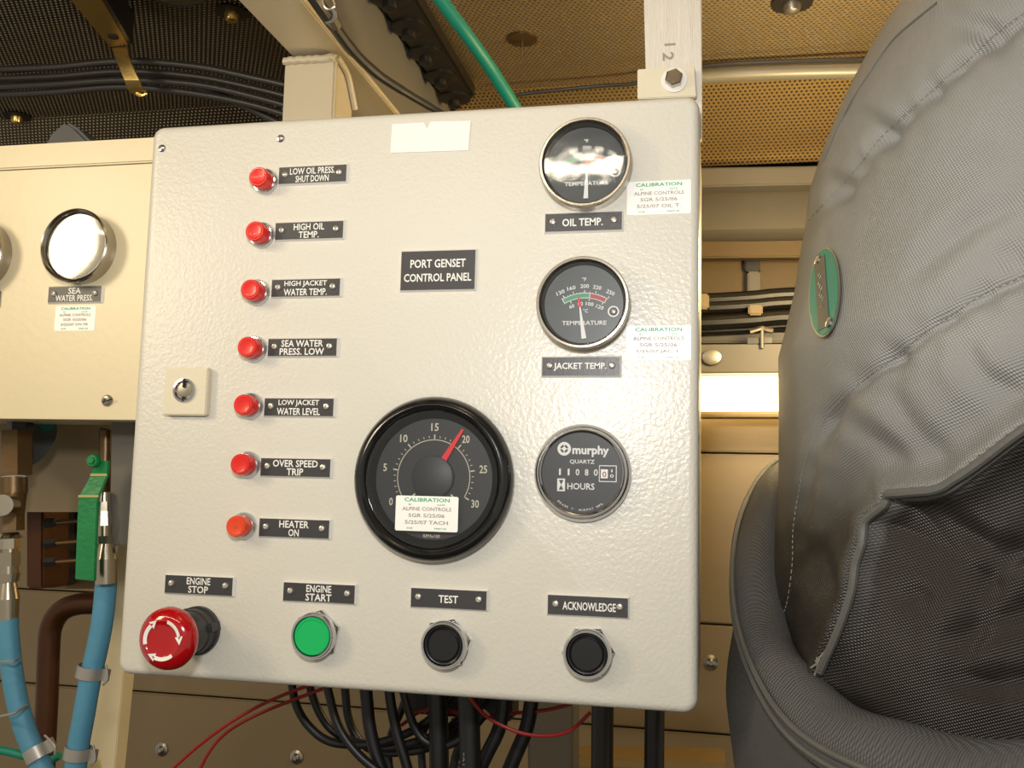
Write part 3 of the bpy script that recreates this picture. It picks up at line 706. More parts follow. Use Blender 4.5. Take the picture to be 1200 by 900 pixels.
# gauges
def front_to_base(px, py, h):
    k = h/.6152; return at(831.3+(px-831.3)*(1-k), 574+(py-574)*(1-k))
def temp_gauge(px, py, label, needle_ang):
    h = .014; c = front_to_base(px, py, h); mb = MB()
    mb.lathe([(.0300, 0), (.0300, .009), (.0304, .0105), (.0304, h-.0012), (.0296, h), (.0283, h), (.0270, h-.0025), (.0262, .006)], c, n=64, cap1=False)
    g = mb.build('temperature_gauge', M['bezel'], panel, label=label)
    mb = MB(); mb.lathe([(.0264, .0058), (.0258, .0064)], c, n=48); d = mb.build('dial', M['dial'], g)
    y = c.y-.0068; o = Vector((c.x+.0006, y, c.z-.0220))
    mb = MB()
    arc_band(mb, o, .0290, .0294, -30, 30); arc_band(mb, o, .0258, .0262, -30, 30)
    for a in (-30, 7, 30): tick(mb, o, a, .0256, .0300, .0005)
    for a in (-27, -14, 0, 14, 31): tick(mb, o, a, .0292, .0312, .0005)
    for a in (-21, -8, 7, 28): tick(mb, o, a, .0242, .0260, .0005)
    for a in range(-26, 31, 4): tick(mb, o, a, .0292, .0300, .0003)
    for s, a in (('130', -28), ('160', -15), ('200', 0), ('220', 14), ('250', 30)):
        r = .0338; q = math.radians(a); text(mb, s, (o.x+r*math.sin(q), y, o.z+r*math.cos(q)), .0056, .0026, -q*.8)
    for s, a in (('60', -22), ('80', -7), ('100', 9), ('120', 27)):
        r = .0222; q = math.radians(a); text(mb, s, (o.x+r*math.sin(q), y, o.z+r*math.cos(q)), .0017*len(s), .0025, -q*.8)
    text(mb, '°F', (o.x-.0004, y, o.z+.0385), .0028, .0024); text(mb, '°C', (o.x+.0008, y, o.z+.0175), .0032, .0026)
    text(mb, 'TEMPERATURE', (o.x, y, o.z+.0095), .0290, .0028)
    arc_band(mb, (c.x+.0195, y, c.z-.0052), .0028, .0037, 0, 360, 20)
    mb.build('dial_print', M['print_white'], g, smooth=False)
    mb = MB(); arc_band(mb, Vector((o.x, y+.0001, o.z)), .0262, .0290, -30, 7); mb.cur = 1; arc_band(mb, Vector((o.x, y+.0001, o.z)), .0262, .0290, 7, 30)
    mb.build('colour_zones', [M['zone_green'], M['zone_red']], g, smooth=False)
    mb = MB(); a = math.radians(needle_ang); dd = Vector((math.sin(a), 0, math.cos(a))); ss = Vector((math.cos(a), 0, -math.sin(a))); q = Vector((o.x, y-.0012, o.z))
    mb.poly([q-ss*.0016-dd*.001, q+ss*.0016-dd*.001, q+ss*.0004+dd*.020, q-ss*.0004+dd*.020], (0, .0004, 0))
    mb.cur = 1; mb.poly([q-ss*.0010+dd*.0200, q+ss*.0010+dd*.0200, q+ss*.0005+dd*.0268, q-ss*.0005+dd*.0268], (0, .0004, 0))
    mb.build('needle', [M['print_white'], M['needle_red']], g, smooth=False)
    mb = MB(); screw(mb, (c.x+.0195, y, c.z-.0052), .0022); mb.build('dial_screw', M['zinc'], g)
    mb = MB(); mb.lathe([(.0277, .0108), (.0277, .0116)], c, n=48); mb.build('glass', M['glass'], g)
temp_gauge(684.5, 188.5, 'chrome temperature gauge above the OIL TEMP. plate', 1)
temp_gauge(682, 353.5, 'chrome temperature gauge above the JACKET TEMP. plate', -8)

def hour_meter():
    h = .0085; c = front_to_base(681, 554, h); mb = MB()
    mb.lathe([(.0312, 0), (.0314, .003), (.0306, .0052), (.0290, .0066), (.0284, .0066), (.0280, .0076), (.0270, .0085), (.0262, .0080), (.0260, .0060)], c, n=64, cap1=False)
    g = mb.build('hour_meter', M['chrome'], panel, label='round chrome hour meter with black face')
    mb = MB(); mb.lathe([(.0262, .0056), (.0258, .0060)], c, n=48); mb.build('dial', M['dial_black'], g)
    y = c.y-.0063; f = .115e-3                    # metres per pixel of the 5x view, centre (400, 372)
    def q(u, v): return (c.x+(u-403)*f, y, c.z-(v-372)*f)
    mb = MB()
    ci = q(303, 240); arc_band(mb, ci, .0026, .0044, 0, 360, 24); arc_band(mb, ci, 0, .0013, 0, 360, 12)
    for a in (0, 90, 180, 270): tick(mb, ci, a, .0013, .0026, .0006)
    text(mb, 'murphy', q(450, 252), .0232, .0070)
    for k_, (u_, v_) in enumerate(((452.5, 253.5), (451.5, 250.5))):
        p_ = q(u_, v_); text(mb, 'murphy', (p_[0], p_[1]-.00012*(k_+1), p_[2]), .0232, .0070)
    text(mb, 'QUARTZ', q(405, 312), .0160, .0030); text(mb, 'HOURS', q(400, 447), .0175, .0042)
    arc_text(mb, 'FRANK W. MURPHY MFR.', (c.x, y, c.z), .0236, -38, 38, .0014)
    # hourglass in a frame
    x0, x1, z0, z1 = 267, 311, 406, 476
    for a, b, cc_, d in ((x0, z0, x1, z0+8), (x0, z1-8, x1, z1), (x0, z0+8, x0+9, z1-8), (x1-9, z0+8, x1, z1-8)): mb.add([q(a, b), q(cc_, b), q(cc_, d), q(a, d)], [(0, 1, 2, 3)])
    mb.add([q(x0+9, 414), q(289, 441), q(x0+9, 468)], [(0, 1, 2)]); mb.add([q(x1-9, 414), q(289, 441), q(x1-9, 468)], [(0, 1, 2)])
    for a, b, cc_, d in ((500, 328, 598, 333), (500, 415, 598, 420), (500, 333, 504, 415), (593, 333, 598, 415)): mb.add([q(a, b), q(cc_, b), q(cc_, d), q(a, d)], [(0, 1, 2, 3)])
    for s, u, wd in (('1', 281, .0012), ('1', 330, .0012), ('0', 380, .0024), ('8', 431, .0024), ('0', 482, .0026)): text(mb, s, q(u, 369), wd, .0042)
    text(mb, '0', q(571, 386), .0024, .0022); text(mb, '1', q(571, 358), .0009, .0018)
    mb.build('dial_print', M['print_white'], g, smooth=False)
    mb = MB(); mb.add([q(510, 350), q(549, 350), q(549, 400), q(510, 400)], [(0, 1, 2, 3)]); tw = mb.build('tenths_wheel', M['sticker'], g, smooth=False)
    mb = MB(); p = q(530, 378); text(mb, '0', (p[0], p[1]-.0002, p[2]), .0026, .0036); mb.build('tenths_digit', M['zone_red'], tw, smooth=False)
    mb = MB(); mb.lathe([(.0261, .0072), (.0261, .0077)], c, n=48); mb.build('glass', M['glass'], g)
hour_meter()

def sticker(parent, c, last, w=.0415, h=.0225, mid='SGR 5/25/06', mir=False):
    mb = MB(); x, y, z = c
    mb.poly([(x+a, y, z+b) for a, b in rrect(-w/2, w/2, -h/2, h/2, .0012, 3)], (0, -.0002, 0))
    o = mb.build('calibration_sticker', M['sticker'], parent, smooth=False, label='white calibration sticker ending ' + last)
    y -= .0004; k = w/.0415; j = h/.0225
    mb = MB(); text(mb, 'CALIBRATION', (x, y, z+.0088*j), .030*k, .0024*j); text(mb, 'BY', (x-.011*k, y, z+.0057*j), .0022, .0009); text(mb, 'DATE', (x+.0095*k, y, z+.0057*j), .0050, .0009)
    text(mb, 'DUE', (x-.011*k, y, z-.0094*j), .0040, .0010); text(mb, 'PART ID', (x+.0095*k, y, z-.0094*j), .0080, .0010)
    mb.build('green_print', M['print_green'], o, smooth=False)
    mb = MB(); text(mb, 'ALPINE CONTROLS', (x, y, z+.0030*j), .0325*k, .0024*j); text(mb, mid, (x, y, z-.0012*j), .0240*k, .0024*j); text(mb, last, (x, y, z-.0056*j), .0285*k, .0024*j)
    mb.build('typed_print', M['print_grey'], o, smooth=False)
sticker(panel, at(772, 231.5), '5/25/07 OIL T.'); sticker(panel, at(771.5, 402), '5/25/07 JAC T.')

def tachometer():
    h = .013; c = front_to_base(503, 561, h); mb = MB()
    mb.lathe([(.0530, 0), (.0545, .003), (.0545, .0065), (.0535, .0085), (.0528, .0105), (.0505, .0125), (.0485, .0130), (.0470, .0122), (.0445, .0080), (.0440, .0045)], c, n=80, cap1=False)
    g = mb.build('tachometer', M['black_gloss'], panel, label='large black tachometer dial with red needle')
    mb = MB(); mb.lathe([(.0441, .0040), (.0400, .0040), (.0390, .0034), (.0100, .0034)], c, n=64); mb.build('dial', M['dial_black'], g)
    y = c.y-.0042; o = Vector((c.x, y, c.z+.0010)); mb = MB()
    arc_band(mb, o, .0246, .0251, -120, 120, 48)
    for k in range(31):
        a = -120+k*8; big = k % 5 == 0; tick(mb, o, a, .0262 if not big else .0254, .0276 if not big else .0284, .00045 if not big else .0008)
    for k in range(7):
        a = math.radians(-120+k*40); s = str(k*5); r = .0333 + (.001 if k in (5, 1) else 0); text(mb, s, (o.x+r*math.sin(a), y, o.z+r*math.cos(a)), .0026*len(s) if len(s) > 1 else .0026, .0052)
    for a in (-132, 132): tick(mb, o, a, .0165, .0190, .0011)
    text(mb, 'RPMx100', (o.x, y, o.z-.0385), .0115, .0022); mb.build('dial_print', M['print_cream'], g, smooth=False)
    mb = MB(); mb.lathe([(.0145, .0034), (.0142, .0072), (.0132, .0078)], (o.x, c.y, o.z), n=40); mb.build('needle_hub', M['dial_hub'], g)
    a = math.radians(32); dd = Vector((math.sin(a), 0, math.cos(a))); ss = Vector((math.cos(a), 0, -math.sin(a))); q = Vector((o.x, c.y-.0070, o.z)); mb = MB()
    mb.poly([q-ss*.0021+dd*.013, q+ss*.0021+dd*.013, q+ss*.0008+dd*.0375, q-ss*.0008+dd*.0375], (0, .0007, 0)); mb.build('needle', M['needle_red'], g, smooth=False)
    mb = MB(); mb.lathe([(.0448, .0094), (.0448, .0100)], c, n=64); mb.build('glass', M['glass'], g)
    p = at(500, 602, -.0110); sticker(g, p, '5/25/07 TACH', .0425, .0228)
tachometer()

# ------------------------------------------------------------------ LEFT INSTRUMENT CABINET
YF = 0.028
cab = thing('instrument_cabinet', 'warm cream sheet metal cabinet with pressure gauges left of the panel', 'cabinet', at(60, 494, .10))
def cabinet():
    tl = at(-140, 190, YF); br = at(165, 492, YF); zt = at(120, 193, YF).z; zb = at(120, 492, YF).z; ztop = at(90, 166, YF).z
    mb = MB(); mb.box((tl.x, YF, zb), (br.x, YF+.0015, zt-.0009)); mb.build('front_sheet', M['cream_sheet'], cab, bevel=.0004, segs=1, smooth=False)
    mb = MB(); mb.box((tl.x, YF-.001, zt), (br.x, YF+.012, ztop)); mb.build('top_flange', M['cream_sheet'], cab, bevel=.0012, smooth=False)
    mb = MB(); mb.box((tl.x, YF+.003, zb+.002), (br.x-.002, YF+.10, ztop-.001)); mb.build('cabinet_body', M['cream_sheet'], cab, smooth=False)
    mb = MB(); screw(mb, at(126, 469.5, YF), .0045, .0030); s = mb.build('slotted_screw', M['zinc'], cab)
    c = at(126, 469.5, YF-.0031); mb = MB(); mb.hexa([c+Vector((-.0042, 0, -.0016)), c+Vector((.0042, 0, .0008)), c+Vector((.0042, 0, .0018)), c+Vector((-.0042, 0, -.0006))], (0, -.0002, 0)); mb.build('screw_slot', M['dark_hole'], s)
cabinet()
def press_gauge(px, py, label):
    h = .0135; k = h/(.6152+YF); c = at(831.3+(px-831.3)*(1-k), 574+(py-574)*(1-k), YF); mb = MB()
    mb.lathe([(.0280, 0), (.0282, .008), (.0290, h-.003), (.0288, h-.0008), (.0278, h), (.0266, h-.001), (.0252, h-.004), (.0248, .006)], c, n=64, cap1=False)
    g = mb.build('pressure_gauge', M['bezel'], cab, label=label)
    mb = MB(); mb.lathe([(.0250, .0058), (.0244, .0062)], c, n=48); mb.build('dial', M['dial_pale'], g)
    mb = MB(); mb.lathe([(.0256, .0090), (.0256, .0098), (.0220, .0106), (.014, .0111), (.004, .0113)], c, n=48); mb.build('glass', M['glass_pale'], g)
press_gauge(83, 286, 'round steel pressure gauge above the SEA WATER PRESS. plate'); press_gauge(-40, 294, 'steel pressure gauge cut by the left edge of the photo')
nameplate(cab, at(89.5, 345.5, YF), two('SEA', .0110, 'WATER PRESS.', .0325), w=.0482, label='black nameplate reading SEA WATER PRESS.')
nameplate(cab, at(-32, 351, YF), [], w=.0482, label='black nameplate cut by the left edge of the photo') if False else None
mb = MB(); c = at(-30, 351, YF); mb.box((c.x-.024, YF-.0022, c.z-.007), (c.x+.024, YF, c.z+.007)); mb.build('nameplate', [M['plate_black']], cab, bevel=.0008, label='black nameplate cut by the left edge of the photo')
sticker(cab, at(88, 373, YF), '5/25/07 SW PR', .0350, .0195)

# ------------------------------------------------------------------ PLUMBING UNDER THE CABINET
mb = MB(); mb.hexa([at(-60, 600, .16), at(150, 600, .16), at(150, 480, .16), at(-60, 480, .16)], (0, .004, 0))
tag(mb.build('backing_plate', M['tan'], smooth=False), 'tan backing plate under the cabinet behind the green lever', 'panel')
mb = MB(); mb.hexa([at(128, 640, .085), at(158, 640, .085), at(158, 492, .085), at(130, 492, .085)], (0, .02, 0)); tag(mb.build('grey_channel', M['grey_paint'], smooth=False, bevel=.001), 'short grey channel end at the panel left edge', 'channel')
mb = MB(); mb.hexa([at(88, 960, .30), at(128, 960, .30), at(160, 640, .30), at(138, 640, .30)], (0, .02, 0)); tag(mb.build('cream_upright', M['cream_sheet'], smooth=False, bevel=.001), 'cream leaning upright behind the right blue hose', 'post')
# tag disc
t = thing('valve_tag', 'round green and grey tag disc behind the brass fitting', 'tag', at(30, 540, .12))
c = at(33, 517, .12); mb = MB(); mb.lathe([(.0275, 0), (.0275, .0012)], c, (0, -1, .5), n=32); mb.build('disc', M['tag_grey'], t)
mb = MB(); arc_band(mb, c + Vector((0, -.004, 0)), .015, .0255, -60, 60); mb.v = [Vector((p.x, c.y-.0016-(p.z-c.z)*-.5, p.z*1.0)) for p in mb.v]; mb.build('green_band', M['tag_green'], t, smooth=False)
def fit(mb, px, y0, y1, r0, r1, y, n=24, phase=0.0):
    a = at(px, y0, y); b = at(px, y1, y); b.x = b.x; mb.cyl(a, b, pxm(r0, y), pxm(r1, y), n, phase)
t = thing('hose_valve_left', 'brass and steel valve stack feeding the left blue hose', 'valve', at(15, 720, .10))
mb = MB(); fit(mb, 24, 492, 506, 16, 16, .10, 6); mb.build('lock_nut', M['rubber'], t)
mb = MB(); fit(mb, 19, 505, 557, 21, 21, .10, 6, .3); mb.build('hex_adapter', M['brass'], t)
mb = MB(); fit(mb, 17, 556, 560, 14, 16, .10); mb.build('seal_ring', M['plate_white'], t)
mb = MB(); fit(mb, 16, 559, 578, 17, 17, .10); fit(mb, 15, 578, 604, 17, 14, .10); mb.build('valve_body', M['brass'], t)
mb = MB(); a = at(-6, 590, .08); mb.cyl(at(12, 592, .085), at(2, 592, .055), .008, .0085, 20); mb.build('side_port', M['steel_fit'], t)
mb = MB(); fit(mb, 13, 604, 622, 16, 16, .10, 6); mb.build('hex_nut', M['brass'], t)
mb = MB(); fit(mb, 12, 624, 631, 10, 15, .10); fit(mb, 12, 631, 643, 12, 12, .10, 6); fit(mb, 12, 643, 647, 9, 9, .10); mb.build('union_nut', M['steel_fit'], t)
mb = MB(); fit(mb, 11, 647, 663, 14, 14, .10, 6, .2); fit(mb, 10, 663, 672, 12, 12, .10); mb.build('hex_nut', M['steel_fit'], t)
mb = MB(); fit(mb, 10, 672, 682, 14, 12, .10); fit(mb, 9.5, 682, 702, 10, 14, .10); fit(mb, 9, 702, 727, 14, 13, .10); mb.build('ferrule', M['steel_fit'], t)
t = thing('blue_hose', 'left blue rubber hose bending toward the lower right', 'hose', at(30, 900, .12), 'blue hoses')
mb = MB(); mb.tube([at(9, 722, .10), at(10, 745, .10), at(14, 785, .10), at(21, 825, .10), at(32, 862, .10), at(46, 893, .10), at(60, 925, .10)], pxm(13, .10), n=20); mb.build('hose_tube', M['hose_blue'], t)
def ring(parent, c, ax, r, wd, m, name='hose_clamp', label=None):
    mb = MB(); ax = Vector(ax).normalized(); mb.lathe([(r, -wd/2), (r+.0012, -wd/2), (r+.0012, wd/2), (r, wd/2)], c, ax, n=32, cap0=False, cap1=False)
    o = mb.build(name, m, parent, label=label)
    mb = MB(); s = ax.cross(Vector((0, 1, 0))).normalized(); p = Vector(c) - s*(r+.0035) ; mb.hexa([p-ax*wd*.5-s*.003, p-ax*wd*.5+s*.003, p+ax*wd*.5+s*.003, p+ax*wd*.5-s*.003], (0, .004, 0)); mb.build('clamp_lug', m, o, smooth=False)
    mb = MB(); mb.tube([p - ax*wd*.8 - s*.001, p - ax*wd*.2 - s*.004, p + ax*wd*.9], .0009, n=6, sub=3); mb.build('clamp_screw', m, o)
    return o
ring(t, at(44, 883, .10), at(32, 862, .10)-at(50, 900, .10), pxm(14, .1), .0105, M['clamp_steel'])
mb = MB(); mb.tube([at(0, 776, .08), at(8, 775, .078), at(16, 775, .075), at(23, 772, .085)], .0010, n=6); mb.tube([at(-3, 840, .085), at(8, 838, .08), at(18, 835, .075), at(32, 826, .09)], .0011, n=6); mb.build('wire_loop', M['clamp_steel'], t)
t = thing('hose_valve_right', 'steel fittings with green lever feeding the right blue hose', 'valve', at(124, 690, .10))
mb = MB(); mb.tube([at(124, 505, .10), at(123, 560, .10), at(123, 585, .10)], pxm(8, .1), n=12); mb.build('valve_stem', M['brass'], t)
mb = MB(); fit(mb, 122.5, 577, 588, 7, 8, .08); fit(mb, 122, 588, 599, 8, 8, .08, 6); mb.build('union_nut', M['steel_fit'], t)
mb = MB(); fit(mb, 122.5, 599, 616, 8, 9, .08, 6); fit(mb, 122.5, 616, 628, 8, 8, .08); mb.build('hex_nut', M['steel_fit'], t)
mb = MB(); fit(mb, 122.5, 628, 637, 10, 10, .08, 6, .2); fit(mb, 124.5, 637, 655, 9, 13.5, .08); fit(mb, 124.5, 655, 684, 13.5, 13, .08); mb.build('ferrule', M['steel_fit'], t)
# lever: bolt, bent flat handle
def lever():
    yh = .055; w_ = 1
    pts = [((96, 122), 556, .068), ((104, 126), 553, .066), ((92, 117), 582, .052), ((90, 113.5), 590, .050), ((88, 110.5), 681, .050)]
    L = [at(110, 540, .060), at(106, 557, .062), at(92, 582, yh), at(91, 590, yh), at(87.5, 679, yh)]
    Rr = [at(127, 540, .060), at(126, 557, .062), at(115, 582, yh), at(114, 590, yh), at(110.5, 681, yh)]
    vs = []; fs = []
    for a, b in zip(L, Rr): vs += [a, b, b+Vector((0, .003, 0)), a+Vector((0, .003, 0))]
    for i in range(4):
        for k in range(4): fs.append((4*i+k, 4*i+(k+1) % 4, 4*i+4+(k+1) % 4, 4*i+4+k))
    fs += [(3, 2, 1, 0), (16, 17, 18, 19)]
    mb = MB(); mb.add(vs, fs); h = mb.build('lever_handle', M['green_handle'], t, smooth=False, bevel=.0006, label='bent green lever handle')
    mb = MB(); mb.hexa([at(91.5, 583, yh-.001), at(115, 583, yh-.001), at(115, 580, yh-.001), at(92, 580, yh-.001)], (0, .0008, 0)); mb.hexa([at(105.5, 558, .0608), at(125, 558, .0608), at(125, 555, .0608), at(106, 555, .0608)], (0, .0008, 0)); mb.build('worn_edge', M['green_worn'], h, smooth=False)
    c = at(112, 540, .060); mb = MB(); mb.lathe([(.0052, 0), (.0052, .004), (.0044, .0052)], c, n=24); mb.lathe([(.0030, .0045), (.0030, .0066), (.0024, .0070)], c, n=6); mb.build('lever_nut', M['green_handle'], h)
lever()
t = thing('blue_hose', 'right blue rubber hose running straight down beside the panel', 'hose', at(95, 900, .10), 'blue hoses')
mb = MB(); mb.tube([at(124.5, 682, .09), at(121, 720, .09), at(115, 755, .09), at(106, 795, .09), at(98, 840, .09), at(91, 880, .09), at(86, 930, .09)], pxm(13.2, .09), n=20); mb.build('hose_tube', M['hose_blue'], t)
ring(t, at(105.5, 787, .09), at(110, 770, .09)-at(101, 810, .09), pxm(14.5, .09), .0095, M['clamp_steel'])
ring(t, at(91, 882, .09), at(95, 862, .09)-at(88, 900, .09), pxm(14.2, .09), .0095, M['clamp_steel'])
mb = MB(); mb.tube([at(190, 704, .35), at(150, 705, .35), at(118, 707, .35), at(92, 708, .35), at(72, 716, .35), at(60, 735, .35), at(57, 765, .35), at(55, 820, .35), at(52, 880, .35), at(50, 940, .35)], pxm(13.5, .35), n=20)
tag(mb.build('brown_pipe', M['copper']), 'dark brown pipe with an elbow behind the blue hoses', 'pipe')
mb = MB(); mb.tube([at(-20, 878, .14), at(5, 880, .14), at(30, 886, .14), at(55, 892, .14), at(70, 885, .14)], pxm(5, .14), n=12); tag(mb.build('dark_green_hose', M['hose_green']), 'dark green thin hose crossing behind the left blue hose', 'hose')
mb = MB(); mb.poly([at(102, 905, .14), at(104, 886, .14), at(112, 884, .14), at(117, 890, .14), at(119, 905, .14)], (0, .001, 0)); tag(mb.build('paper_tag', M['yellow_tag'], smooth=False), 'small pale paper tag at the bottom edge beside the right hose', 'tag')
# manifold block with studs
t = thing('manifold_block', 'dark bronze manifold block with horizontal studs behind the green lever', 'manifold', at(60, 700, .18))
mb = MB(); mb.hexa([at(30, 690, .20), at(50, 690, .20), at(50, 590, .20), at(30, 590, .20)], (0, .04, 0)); mb.build('bronze_block', M['copper'], t, bevel=.002)
mb = MB(); mb.hexa([at(52, 690, .23), at(66, 688, .23), at(66, 588, .23), at(52, 590, .23)], (0, .03, 0)); mb.build('rubber_block', M['rubber'], t, bevel=.002)
for y0 in (592, 612, 636, 658):
    mb = MB(); mb.cyl(at(64, y0+1, .20), at(100, y0-2, .20), pxm(3.2, .2), pxm(2.6, .2), 12); mb.build('stud', M['brass'], t)
    mb = MB(); mb.cyl(at(54, y0+1, .20), at(66, y0, .20), pxm(7, .2), pxm(6, .2), 6); mb.build('stud_nut', M['rubber'], t)
mb = MB(); mb.hexa([at(60, 690, .26), at(112, 690, .26), at(112, 590, .26), at(60, 590, .26)], (0, .01, 0)); mb.build('mount_plate', M['brass'], t)
t = thing('wire_bunch', 'tangle of thin brown wires under the cabinet corner', 'wires', at(135, 540, .12))
for k in range(9):
    mb = MB(); mb.tube([at(118+random.uniform(-2, 6), 502+k*1.2, .115+k*.001), at(130, 505+k*2+random.uniform(-3, 3), .11), at(138, 512+k*2.4, .11), at(148, 520+k*3, .11)], .0011, n=6, sub=4); mb.build('wire', M['brass'] if k in (4, 7) else M['rubber'], t)

# ------------------------------------------------------------------ CABLES UNDER THE PANEL
CG = 'black cables dropping out of the panel bottom'
cables = [
 ([(341, 790), (344, 815), (351, 835), (363, 852), (380, 866), (402, 872), (440, 871), (480, 858), (512, 836), (535, 805)], 5.0, .13, 'leftmost black cable, looping out widest to the left'),
 ([(360, 790), (366, 815), (376, 838), (390, 856), (412, 868), (448, 876), (492, 868), (530, 850), (562, 810)], 5.0, .14, 'second black cable from the left, looping below the panel'),
 ([(380, 790), (386, 815), (393, 842), (404, 864), (422, 886), (446, 906), (480, 935)], 5.2, .09, 'ribbed black cable crossing in front of the left loops'),
 ([(403, 790), (405, 815), (408, 840), (417, 862), (433, 877), (457, 882), (502, 876), (542, 850), (575, 810)], 5.0, .15, 'fourth black cable from the left, curving behind the thick one'),
 ([(427, 790), (430, 820), (433, 850), (441, 884), (456, 925)], 7.5, .10, 'thick black cable falling straight left of the panel middle'),
 ([(455, 800), (459, 830), (466, 862), (476, 895), (486, 935)], 6.0, .11, 'black cable beside the thick one, slanting right at the bottom edge'),
 ([(470, 800), (478, 830), (485, 850), (498, 868), (520, 874), (545, 862), (570, 835)], 5.0, .12, 'black cable making a short bowl shape at the middle'),
 ([(512, 800), (514, 850), (515, 935)], 11.5, .12, 'very thick black cable under the TEST button'),
 ([(548, 805), (550, 850), (552, 935)], 12.5, .09, 'thickest black cable with faint white print right of the TEST button'),
 ([(592, 805), (586, 850), (570, 885), (548, 930)], 8.0, .11, 'black cable slanting to the lower left, first of the right pair'),
 ([(625, 805), (618, 850), (604, 885), (585, 930)], 8.5, .13, 'black cable slanting to the lower left, second of the right pair'),
 ([(480, 806), (468, 838), (458, 862), (455, 885), (462, 935)], 4.5, .17, 'thin black cable behind, bending down to the bottom edge left of the middle'),
 ([(520, 806), (506, 838), (494, 868), (498, 935)], 4.5, .175, 'thin black cable behind the bowl shaped one, reaching the bottom edge'),
 ([(585, 810), (560, 845), (536, 880), (526, 940)], 5.0, .17, 'black cable crossing behind the two thickest cables')]
for k, (pp, r, yy, lb) in enumerate(cables):
    mb = MB(); mb.tube([at(x, y, yy) for x, y in pp], pxm(r, yy), n=14, sub=7); o = tag(mb.build('black_cable', M['cable']), lb, 'cable', CG)
    if k == 8:
        mb = MB()
        for j, ch in enumerate('WAY'): text(mb, ch, at(544, 884+j*6, yy-.0075), .003, .002, -PI/2)
        mb.build('cable_print', M['print_grey'], o, smooth=False)
t = thing('cable_connector', 'black plug hidden among the cables under the panel', 'connector', at(505, 850, .15))
mb = MB(); mb.hexa([at(474, 836, .165), at(600, 846, .165), at(600, 812, .165), at(474, 802, .165)], (0, .03, 0)); mb.build('plug_body', M['rubber'], t, bevel=.002)
for x, y in ((508, 828), (517, 832), (498, 834), (530, 843)):
    mb = MB(); screw(mb, at(x, y, .158), .0014); mb.build('terminal_screw', M['zinc'], t)
for pp, yy, lb in (([(372, 800), (338, 812), (300, 829), (262, 852), (228, 878), (190, 912)], .10, 'upper red wire running to the lower left from the panel bottom'),
        ([(392, 802), (344, 820), (300, 838), (266, 858), (246, 880), (230, 910)], .12, 'lower red wire running to the lower left from the panel bottom'),
        ([(545, 810), (566, 836), (588, 850), (615, 860), (645, 862), (670, 855), (692, 835)], .07, 'dark red wire sagging right of the black cables'),
        ([(470, 850), (500, 832), (560, 838), (600, 836), (640, 832), (670, 825)], .128, 'thin dark red wire hugging the panel bottom edge')):
    mb = MB(); mb.tube([at(x, y, yy) for x, y in pp], pxm(2.1, yy), n=8); tag(mb.build('red_wire', M['red_wire']), lb, 'wire')
mb = MB(); mb.hexa([at(618, 960, .45), at(672, 960, .45), at(672, 780, .45), at(618, 780, .45)], (0, .05, 0)); tag(mb.build('grey_duct', M['grey_paint'], bevel=.003), 'grey vertical duct behind the right hand cables', 'duct')
for x, r, lb in ((706, 12.5, 'wide black vertical conduit right of the grey duct'), (767, 11, 'narrower black vertical conduit nearest the panel right corner')):
    mb = MB(); mb.tube([at(x+1, 780, .40), at(x, 850, .40), at(x-1, 960, .40)], pxm(r, .40), n=16); tag(mb.build('black_conduit', M['cable']), lb, 'conduit', 'black vertical conduits')
bar_px('yellow_ledge', M['wall_lit'], 672, 850, 888, 900, 892, 904, .60, .06, 'pale yellow ledge at the bottom edge behind the conduits', 'ledge')

# ------------------------------------------------------------------ GREY INSULATION BLANKET AT THE RIGHT
YCW = 0.72 + CAM.y; XC = 0.3069
sil = [(-160, 1290), (-80, 1175), (0, 1099), (43, 1045), (80, 1018), (113, 997), (153, 977), (187, 963), (227, 949), (267, 942), (300, 937), (347, 930), (390, 920), (420, 912), (453, 912), (513, 912), (547, 912), (584, 911), (620, 908), (700, 906), (1000, 906)]
def interp(x, tab): return float(np.interp(x, [a for a, b in tab], [b for a, b in tab]))
def sect(py):
    """centre x and radius of the horizontal section whose left outline passes the height py"""
    px = interp(py, sil); r = interp(py, [(-160, .15), (-60, .19), (43, .222), (113, .24), (267, .252), (453, .26), (1000, .26)])
    rr = ray(px, py); al = math.atan2(rr.x, rr.y); d = YCW - CAM.y
    xc = (r + d*math.sin(al))/math.cos(al)
    dist = d*math.cos(al) + xc*math.sin(al)          # to the tangent point
    z = CAM.z + rr.z/math.hypot(rr.x, rr.y)*dist
    return xc, r, z
def seg_dist(PX, PY, line):
    best = np.full(PX.shape, 1e9); side = np.zeros(PX.shape); along = np.zeros(PX.shape); acc = 0.0
    for (x0, y0), (x1, y1) in zip(line, line[1:]):
        dx, dy = x1-x0, y1-y0; L2 = dx*dx+dy*dy; L_ = math.sqrt(L2)
        t = np.clip(((PX-x0)*dx+(PY-y0)*dy)/L2, 0, 1); d = np.hypot(PX-(x0+t*dx), PY-(y0+t*dy))
        s = np.sign(dx*(PY-y0)-dy*(PX-x0)); m = d < best
        best = np.where(m, d, best); side = np.where(m, s, side); along = np.where(m, acc+t*L_, along); acc += L_
    return best, side, along
def smooth_line(pts, k=6):
    return [(p.x, p.y) for p in spline([Vector((a, b, 0)) for a, b in pts], k)]
SEAM_A = smooth_line([(1260, -25), (1200, 15), (1163, 43), (1135, 70), (1110, 90), (1075, 122), (1035, 158), (1010, 190), (982, 222), (950, 256), (938, 275)])
SEAM_B = smooth_line([(1260, 290), (1200, 322), (1150, 345), (1110, 372), (1080, 392), (1050, 417), (1018, 440), (985, 470), (966, 492), (952, 520), (943, 545), (936, 580), (930, 620), (929, 660), (923, 705), (914, 730)])
